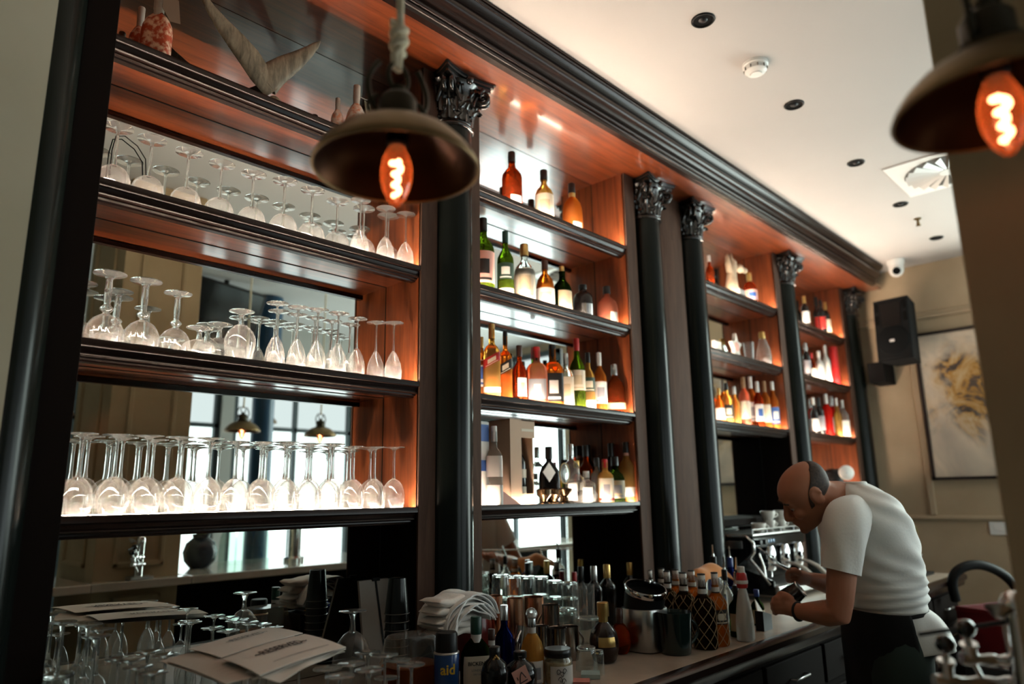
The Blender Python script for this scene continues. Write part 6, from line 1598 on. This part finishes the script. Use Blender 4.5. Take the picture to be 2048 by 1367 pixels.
b = NB(); box(b, -w - .008, w + .008, -d2 - .008, -d2 + .012, cz1 - .025, cz1, .002, rotc); box(b, -w - .008, -w + .012, -d2, d2, cz1 - .025, cz1, .002, rotc); obj('rim', b, crm, t, 0)
b = NB(); box(b, -.06, .06, -d2 - .004, -d2 + .001, cz0 + .10, cz0 + .17, .002, rotc); obj('emblem', b, M('crate_print', (.10, .07, .05)), t, 0)
t = thing('bottle_cooler', 'dark under-counter bottle cooler carrying the red crate', 'cooler', (ccx, ccy, 0))
b = NB(); box(b, ccx - .30, ccx + .34, ccy - .30, ccy + .17, 0, cz0 - .0006, .006); obj('cabinet', b, M('cooler_dark', (.010, .009, .009), rough=.4), t, 0)
b = NB(); box(b, ccx - .312, ccx - .301, ccy - .28, ccy + .15, .08, cz0 - .05, .003); obj('door', b, M('cooler_dark', (.01, .01, .01)), t, 0)
# far unit, lower part: espresso glasses, grinder with round dial
zf4 = S4[3] + .0005
gl0 = None
for i in range(6):
    x = 4.90 + i * .078; lab = 'small glass mouth down on the farthest unit\'s lowest shelf, %s from the left' % ORD[i]
    if gl0 is None: gl0 = tumbler(lab, (x, .13, zf4), .085, .032, .027, 'small glasses in the farthest unit')
    else: dup(gl0, (x, .13, zf4), lab, i, 'small glasses in the farthest unit')
c = at_y(1692, 945, -.12)
t = thing('coffee_grinder', 'coffee grinder with a round white dial behind the bartender\'s head', 'grinder', (c.x + .06, -.05, ZC))
b = NB(); lathe(b, [(.07, 0), (.07, .02), (.05, .05), (.05, .30), (.06, .34), (.06, c.z - ZC + .01), (.04, c.z - ZC + .03)], 28, (c.x + .02, -.03, ZC)); obj('housing', b, blk, t, 40)
dr = (CAM - c).normalized()
b = NB(); lathe(b, [(.050, 0), (.050, .010), (.045, .014), (0, .014)], 32, (0, 0, 0), mtx=Matrix.Translation(c) @ Vector((-.75, -.65, .0)).to_track_quat('Z', 'Y').to_matrix().to_4x4()); obj('dial', b, porc, t, 40)
b = NB(); lathe(b, [(.006, .014), (.005, .018), (0, .019)], 14, (0, 0, 0), mtx=Matrix.Translation(c) @ Vector((-.75, -.65, .0)).to_track_quat('Z', 'Y').to_matrix().to_4x4()); obj('dial_hub', b, steel, t, 40)
# little dark shelf behind the coffee cups (bay three, under the amber bottles)
b = NB(); box(b, 3.60, 4.53, .02, .195, 1.30, 1.335, .003); solo('wooden_shelf', b, dark_m, 'low dark wooden shelf board behind the espresso machine', 'shelf', None, 0)
# ------------------------------------------------------------------ the bartender
rX = Vector((AX.x, AY.x, AZ.x)); uX = -Vector((AX.y, AY.y, AZ.y)); fX = Vector((AX.z, AY.z, AZ.z))
rH = Vector((rX.x, rX.y, 0)).normalized(); fH = Vector((fX.x, fX.y, 0)).normalized(); ZU = Vector((0, 0, 1))
MM = 2.66 / FPX
skin = M('skin', (.33, .135, .075), rough=.5, spec=.35, noise=(7, (.40, .175, .105), .35, .65))
shirt_m = M('white_jersey', (.80, .80, .77), rough=.95, sheen=.2, bump=(120, .1))
apron_m = M('black_apron', (.004, .004, .004), rough=.9)
trouser_m = M('dark_green_trousers', (.020, .035, .030), rough=.9)
hair_m = M('dark_hair', (.020, .012, .008), rough=.7, noise=(120, (.05, .03, .02), .35, .65))
DEP = 2.68
TOR = [(966, 1703, 17, .070), (975, 1706, 31, .105), (990, 1712, 47, .160), (1010, 1717, 60, .200), (1040, 1724, 70, .215), (1080, 1735, 77, .205), (1120, 1748, 76, .190), (1160, 1758, 74, .180), (1190, 1765, 70, .178), (1212, 1768, 62, .172)]
def tor_pt(row, th, grow=0.):
    v, uc, A, B = row
    c = at_d(uc, v, DEP); a = A * DEP / FPX + grow; bb = B + grow
    ct, st = math.cos(th), math.sin(th)
    return c + (-rH) * (a * math.copysign(abs(ct) ** .9, ct)) + (-fH) * (bb * math.copysign(abs(st) ** .9, st))
hip = at_d(1774, 1262, DEP)
per = thing('person', 'bartender in white t-shirt and black apron bending over a steel milk jug', 'person', (hip.x, hip.y, 0))
# -- body: one continuous surface
b = NB()
loft(b, [[tor_pt(table(TOR, .12 + .88 * i / 24), 2 * PI * k / 28, -.018) for k in range(28)] for i in range(25)])
LOW = [(1212, 1768, 58, .165), (1240, 1772, 62, .172), (1275, 1777, 62, .172), (1310, 1780, 52, .165)]
loft(b, [[tor_pt(table(LOW, i / 8), 2 * PI * k / 28, -.016) for k in range(28)] for i in range(9)])
legs = []
for s in (1, -1):
    hp = hip + (-fH) * (s * .095) + Vector((0, 0, -.03)); kn = Vector((hp.x, hp.y, .50)) + (-rH) * .035; an = Vector((hp.x, hp.y, .10)) + rH * .01 + (-fH) * (s * .01)
    legs.append((hp, kn, an))
    tube(b, [hp + Vector((0, 0, .04)), hp.lerp(kn, .35), hp.lerp(kn, .75), kn, kn.lerp(an, .3), kn.lerp(an, .75), an], [.088, .084, .066, .056, .058, .042, .038], 16)
    ball(b, an + (-rH) * .06 + Vector((0, 0, -.05)), (.05, .05, .04))
# head in its own frame: F face forward, U crown, S towards his left ear
F = (-rX * .78 - uX * .63).normalized(); U = (-rX * .63 + uX * .78).normalized(); S = U.cross(F).normalized()
if S.dot(fX) > 0: S = -S
H = at_d(1614, 984, 2.64)
def hd(f, s, u): return H + F * (f * .001) + S * (s * .001) + U * (u * .001)
SL = [(-114, 84, 50, 14), (-106, 93, 22, 34), (-90, 97, -12, 48), (-65, 97, -48, 58), (-40, 95, -72, 65), (-12, 90, -86, 70), (12, 90, -94, 74), (32, 95, -97, 76), (54, 90, -96, 75), (76, 72, -86, 66), (92, 48, -66, 50), (102, 20, -38, 28), (105, 2, -12, 8)]
def head_pt(u_t, az, grow=0.):
    u, fr, bk, hw = table(SL, u_t)
    c = (fr + bk) / 2; a = (fr - bk) / 2
    ca, sa = math.cos(az), math.sin(az)
    return hd(c + (a + grow) * math.copysign(abs(ca) ** .92, ca), (hw + grow) * math.copysign(abs(sa) ** .92, sa), u)
loft(b, [[head_pt(i / 26, 2 * PI * k / 30) for k in range(30)] for i in range(27)])
tube(b, [hd(88, 0, 18), hd(99, 0, 0), hd(111, 0, -18), hd(119, 0, -33), hd(104, 0, -43)], [.008, .010, .012, .0135, .009], 12)
for s in (-1, 1):
    ball(b, hd(106, s * 11, -38), .010); ball(b, hd(84, s * 28, 22), (.015, .017, .010)); ball(b, hd(78, s * 40, -28), .019); ball(b, hd(78, s * 30, 6), .0135)
ball(b, hd(97, 0, -62), (.018, .018, .010)); ball(b, hd(94, 0, -74), (.018, .018, .010)); ball(b, hd(92, 0, -100), .018)
mE = Matrix((( F.x, S.x, U.x), (F.y, S.y, U.y), (F.z, S.z, U.z)))
for s in (-1, 1):
    tube(b, [hd(-6 + 17 * math.cos(a * PI / 9), s * (74 + 6 * math.sin(a * PI / 18)), -2 + 31 * math.sin(a * PI / 9)) for a in range(-7, 10)], .0062, 8)
    ball(b, (0, 0, 0), (.016, .006, .028), mtx=Matrix.Translation(hd(-6, s * 74, -4)) @ mE.to_4x4())
# neck
nb = at_d(1696, 1000, DEP)
tube(b, [hd(-22, 0, -10), hd(-42, 0, -58), hd(-50, 0, -58).lerp(nb, .55), nb, at_d(1716, 1045, DEP)], [.060, .062, .065, .066, .07], 20)
# arms
def limb(pts, rad): tube(b, pts, rad, 16)
s1, e1, w1 = at_d(1690, 1048, 2.48), at_d(1678, 1226, 2.42), at_d(1594, 1222, 2.56)
limb([at_d(1712, 1030, 2.56), s1, s1.lerp(e1, .5), s1.lerp(e1, .85), e1, e1.lerp(w1, .25), e1.lerp(w1, .6), w1], [.07, .064, .050, .045, .043, .045, .036, .026])
s2, e2, w2 = at_d(1702, 1045, 2.88), at_d(1694, 1178, 2.96), at_d(1612, 1156, 2.86)
limb([at_d(1712, 1030, 2.80), s2, s2.lerp(e2, .5), e2, e2.lerp(w2, .3), e2.lerp(w2, .7), w2], [.07, .062, .050, .043, .043, .034, .026])
# near hand closes round the jug: palm, four curled fingers, thumb from the side
pc = at_d(1575, 1209, 2.585)
limb([w1, w1.lerp(pc, .5), pc, at_d(1566, 1206, 2.59)], [.026, .030, .034, .026])
for k in range(4):
    du = [0, -3, -2, 2][k]; v0 = 1194 + 9.5 * k
    limb([at_d(1577, v0 + 2, 2.585), at_d(1563 + du, v0, 2.575), at_d(1551 + du, v0 + 1, 2.585), at_d(1547 + du, v0 + 3, 2.61), at_d(1552 + du, v0 + 4, 2.63)], [.0115, .0102, .0092, .0085, .0066])
limb([at_d(1584, 1200, 2.57), at_d(1574, 1191, 2.575), at_d(1563, 1186, 2.585), at_d(1555, 1187, 2.60)], [.015, .0125, .0105, .0075])
# far hand holds the end of the steam wand
pd = at_d(1592, 1153, 2.82)
limb([w2, w2.lerp(pd, .5), pd, at_d(1586, 1152, 2.80)], [.026, .030, .032, .024])
for k in range(4):
    dk = 2.78 + .022 * k
    limb([at_d(1591, 1144 + 2 * k, dk), at_d(1581, 1141 + 2 * k, dk - .005), at_d(1574, 1147 + 2 * k, dk), at_d(1576, 1156 + 2 * k, dk + .004), at_d(1583, 1158 + 2 * k, dk + .004)], [.0112, .0102, .0094, .0086, .007])
limb([at_d(1598, 1146, 2.775), at_d(1589, 1139, 2.765), at_d(1580, 1140, 2.77), at_d(1574, 1145, 2.775)], [.014, .012, .0105, .0075])
bmesh.ops.recalc_face_normals(b, faces=b.faces[:])
me = bpy.data.meshes.new('tmp'); b.to_mesh(me); b.free()
tmp = bpy.data.objects.new('tmp', me); C.objects.link(tmp)
md = tmp.modifiers.new('r', 'REMESH'); md.mode = 'VOXEL'; md.voxel_size = .0055
ms = tmp.modifiers.new('s', 'SMOOTH'); ms.factor = .5; ms.iterations = 3
dg = bpy.context.evaluated_depsgraph_get()
me2 = bpy.data.meshes.new_from_object(tmp.evaluated_get(dg))
bpy.data.objects.remove(tmp); bpy.data.meshes.remove(me)
b = NB(); b.from_mesh(me2); bpy.data.meshes.remove(me2)
body = obj('body', b, skin, per, 180)
eye_w = M('eye_white', (.30, .26, .23), rough=.3)
for s in (-1, 1):
    b = NB(); ball(b, hd(80, s * 30, 0), .0110); e = obj('eye', b, eye_w, per, 180)
    b = NB(); ball(b, hd(88, s * 30, -4), .0045); obj('iris', b, M('iris', (.02, .012, .008), rough=.1), e, 180)
# hair: cropped sides and back, bare crown
b = NB()
grid(b, lambda u, v: head_pt(.36 + .42 * v + .05 * math.sin(u * PI), R_((72 + 48 * v * v) + (216 - 96 * v * v) * u), 2.2 - 2.4 * abs(2 * v - 1) ** 6), 44, 14)
solidify(b, .003); obj('hair', b, hair_m, per, 180)
for s in (-1, 1):
    b = NB(); tube(b, [hd(95, s * 14, 22), hd(97, s * 28, 29), hd(88, s * 42, 24)], [.0035, .0045, .003], 8); obj('eyebrow', b, hair_m, per, 180)
# -- t-shirt
def fold(v, th):
    k = max(0, math.sin(th))
    w_ = max(0, min(1, (v - 1120) / 50))
    d1 = math.sin(v * .30 + 3.0 * math.sin(th * 1.3 + v * .03)) ; d2 = math.sin(v * .11 - th * 6 + 1.5 * math.sin(v * .05))
    return .0065 * w_ * d1 * (.10 + k) + .0055 * (1 - w_ * .6) * d2 * (.15 + k * .8) + .002 * math.sin(th * 3 + v * .11)
b = NB()
rings = []
for i in range(61):
    row = table(TOR, i / 60); v = row[0]
    rings.append([tor_pt(row, 2 * PI * k / 72, .004 + fold(v, 2 * PI * k / 72)) for k in range(72)])
loft(b, rings, caps=False)
# tail of the shirt under the apron string
TL = [(1211, 1768, 62, .172), (1216, 1768, 61, .172), (1232, 1772, 65, .180), (1256, 1776, 68, .187), (1284, 1778, 70, .192)]
rings = []
for i in range(21):
    row = table(TL, i / 20)
    rr = []
    for k in range(72):
        th = 2 * PI * k / 72; bkf = max(0, -math.cos(th))
        rw = list(row); rw[0] += (6 * (i / 20) * (1 - bkf * 1.6))
        rr.append(tor_pt(rw, th, .004 + .007 * (i / 20) * math.sin(th * 9) + .075 * bkf * (i / 20) ** .8))
    rings.append(rr)
loft(b, rings, caps=False)
# sleeves
def sleeve(P, rad, nm):
    bb = NB()
    n = 18; prev = None; rg = []
    for i in range(n + 1):
        t = i / n; s_ = t * (len(P) - 1); j = min(int(s_), len(P) - 2); f = s_ - j
        p = P[j].lerp(P[j + 1], f); r = rad[j] + (rad[j + 1] - rad[j]) * f
        d = (P[min(j + 1, len(P) - 1)] - P[j]).normalized()
        if prev is None: a = d.cross(fH).normalized()
        else: a = (prev - d * prev.dot(d)).normalized()
        prev = a; c = d.cross(a).normalized()
        rg.append([p + (a * math.cos(2 * PI * k / 32) + c * math.sin(2 * PI * k / 32)) * (r + .0035 * math.sin(k * PI / 16 * 5 + i * .55) * (.3 + i / n)) for k in range(32)])
    sm = [list(r) for r in rg]
    for _ in range(4):
        for i in range(1, n):
            for k in range(32): sm[i][k] = (sm[i - 1][k] + sm[i][k] * 2 + sm[i + 1][k]) / 4
    loft(bb, sm, caps=False)
    return bb
solidify(b, .002); obj('t_shirt', b, shirt_m, per, 180)
h1 = s1.lerp(e1, .53)
bb = sleeve([at_d(1714, 1018, 2.57), at_d(1697, 1030, 2.505), s1, s1.lerp(h1, .5), h1 + (-rH) * .006], [.052, .076, .079, .070, .062], 'near'); obj('sleeve', bb, shirt_m, per, 180)
h2 = s2.lerp(e2, .55)
bb = sleeve([at_d(1714, 1020, 2.79), at_d(1705, 1030, 2.85), s2, s2.lerp(h2, .5), h2], [.052, .074, .077, .068, .060], 'far'); obj('sleeve', bb, shirt_m, per, 180)
b = NB(); tube(b, [tor_pt(TOR[0], 2 * PI * k / 40, .004) for k in range(40)], .006, 8, closed=True); obj('collar', b, shirt_m, per, 180)
# -- trousers and shoes
b = NB()
for hp, kn, an in legs:
    tube(b, [hp + Vector((0, 0, .05)), hp.lerp(kn, .3), hp.lerp(kn, .7), kn, kn.lerp(an, .4), kn.lerp(an, .95)], [.105, .103, .088, .076, .072, .062], 22)
loft(b, [[tor_pt(table(LOW, i / 8), 2 * PI * k / 40, -.004) for k in range(40)] for i in range(9)])
obj('trousers', b, trouser_m, per, 180)
for hp, kn, an in legs:
    b = NB(); c = Vector((an.x, an.y, 0)) + (-rH) * .06
    lathe(b, [(.0, 0), (.9, 0), (1, .012), (1, .035), (.85, .07), (.55, .10), (0, .105)], 24, mtx=Matrix.Translation(c) @ Matrix(((-rH.x, fH.x, 0, 0), (-rH.y, fH.y, 0, 0), (0, 0, 1, 0), (0, 0, 0, 1))) @ Matrix.Diagonal((.14, .052, 1, 1)))
    obj('shoe', b, rubber, per, 60)
# -- apron
AP = [(1214, 1768, 62, .174), (1240, 1773, 68, .184), (1280, 1779, 72, .190), (1330, 1784, 70, .190), (1400, 1790, 68, .188), (1500, 1800, 64, .185)]
b = NB()
grid(b, lambda u, v: tor_pt(table(AP, v), R_(-90 + 180 * u), .014 + .005 * v * math.sin(u * 26)), 48, 24)
solidify(b, .003); obj('apron', b, apron_m, per, 180)
b = NB(); pts = []
for k in range(48):
    th = 2 * PI * k / 48; row = table(TL, .12); row[0] = 1219 + 9 * math.cos(th)
    pts.append(tor_pt(row, th, .009))
for k in range(48):
    pass
loft(b, [[p + Vector((0, 0, dz)) + (p - at_d(1768, 1217, DEP)).normalized() * dr for p in pts] for dz, dr in ((-.007, 0), (-.006, .004), (.006, .004), (.007, 0))], caps=False); obj('apron_string', b, apron_m, per, 180)
# bracelet
b = NB(); q = w1 + (w1 - e1).normalized() * -.006; d = (w1 - e1).normalized(); a = d.cross(ZU).normalized(); c = d.cross(a).normalized()
tube(b, [q + (a * math.cos(k * PI / 14) + c * math.sin(k * PI / 14)) * .030 for k in range(28)], .0048, 8, closed=True); obj('bracelet', b, blk, per, 180)
# -- what he holds
jd = (rX * .66 + uX * .62 - fX * .2).normalized(); jc = at_d(1579, 1193, 2.665)
jm_ = Matrix.Translation(jc) @ jd.to_track_quat('Z', 'Y').to_matrix().to_4x4()
t = thing('milk_jug', 'small dark steel milk jug tilted in the bartender\'s hands', 'jug', jc)
dks = M('dark_steel', (.06, .055, .05), rough=.25, metal=1.)
b = NB(); lathe(b, [(.0, -.03), (.034, -.03), (.036, -.026), (.035, .02), (.030, .05)], 28, mtx=jm_, capt=False); obj('body', b, dks, t, 40)
b = NB(); lathe(b, [(.030, .048), (.032, .052), (.030, .054), (.028, .052), (.029, .02), (.032, -.02), (0, -.024)], 28, mtx=jm_, capb=False, capt=False); obj('rim', b, steel, t, 50)
b = NB(); tube(b, [jm_ @ Vector((-.030 - .022 * math.sin(q * PI / 8), 0, .04 - .055 * q / 8)) for q in range(9)], .0035, 8); obj('handle', b, dks, t, 60)
# ------------------------------------------------------------------ camera, light, view
cam = bpy.data.cameras.new('camera'); co = bpy.data.objects.new('camera', cam); C.objects.link(co)
m3 = Matrix(((AX.x, -AX.y, -AX.z), (AY.x, -AY.y, -AY.z), (AZ.x, -AZ.y, -AZ.z)))
co.matrix_world = Matrix.Translation(CAM) @ m3.to_4x4()
cam.sensor_width = 36; cam.lens = FPX / IW * 36; cam.clip_start = .02; cam.clip_end = 60
cam.dof.use_dof = True; cam.dof.focus_distance = 2.15; cam.dof.aperture_fstop = 1.75; cam.dof.aperture_blades = 0
sc = bpy.context.scene
sc.camera = co
w = bpy.data.worlds.new('world'); sc.world = w; w.use_nodes = True
w.node_tree.nodes['Background'].inputs['Color'].default_value = (.55, .65, .75, 1)
w.node_tree.nodes['Background'].inputs['Strength'].default_value = .3
sc.view_settings.view_transform = 'Standard'; sc.view_settings.look = 'None'; sc.view_settings.exposure = 0.0; sc.view_settings.gamma = 1.0
sc.view_settings.use_curve_mapping = False
cy = sc.cycles
cy.max_bounces = 12; cy.diffuse_bounces = 3; cy.glossy_bounces = 6; cy.transmission_bounces = 10; cy.transparent_max_bounces = 32
cy.caustics_reflective = False; cy.caustics_refractive = False
cy.sample_clamp_indirect = 6.0
cy.use_denoising = True
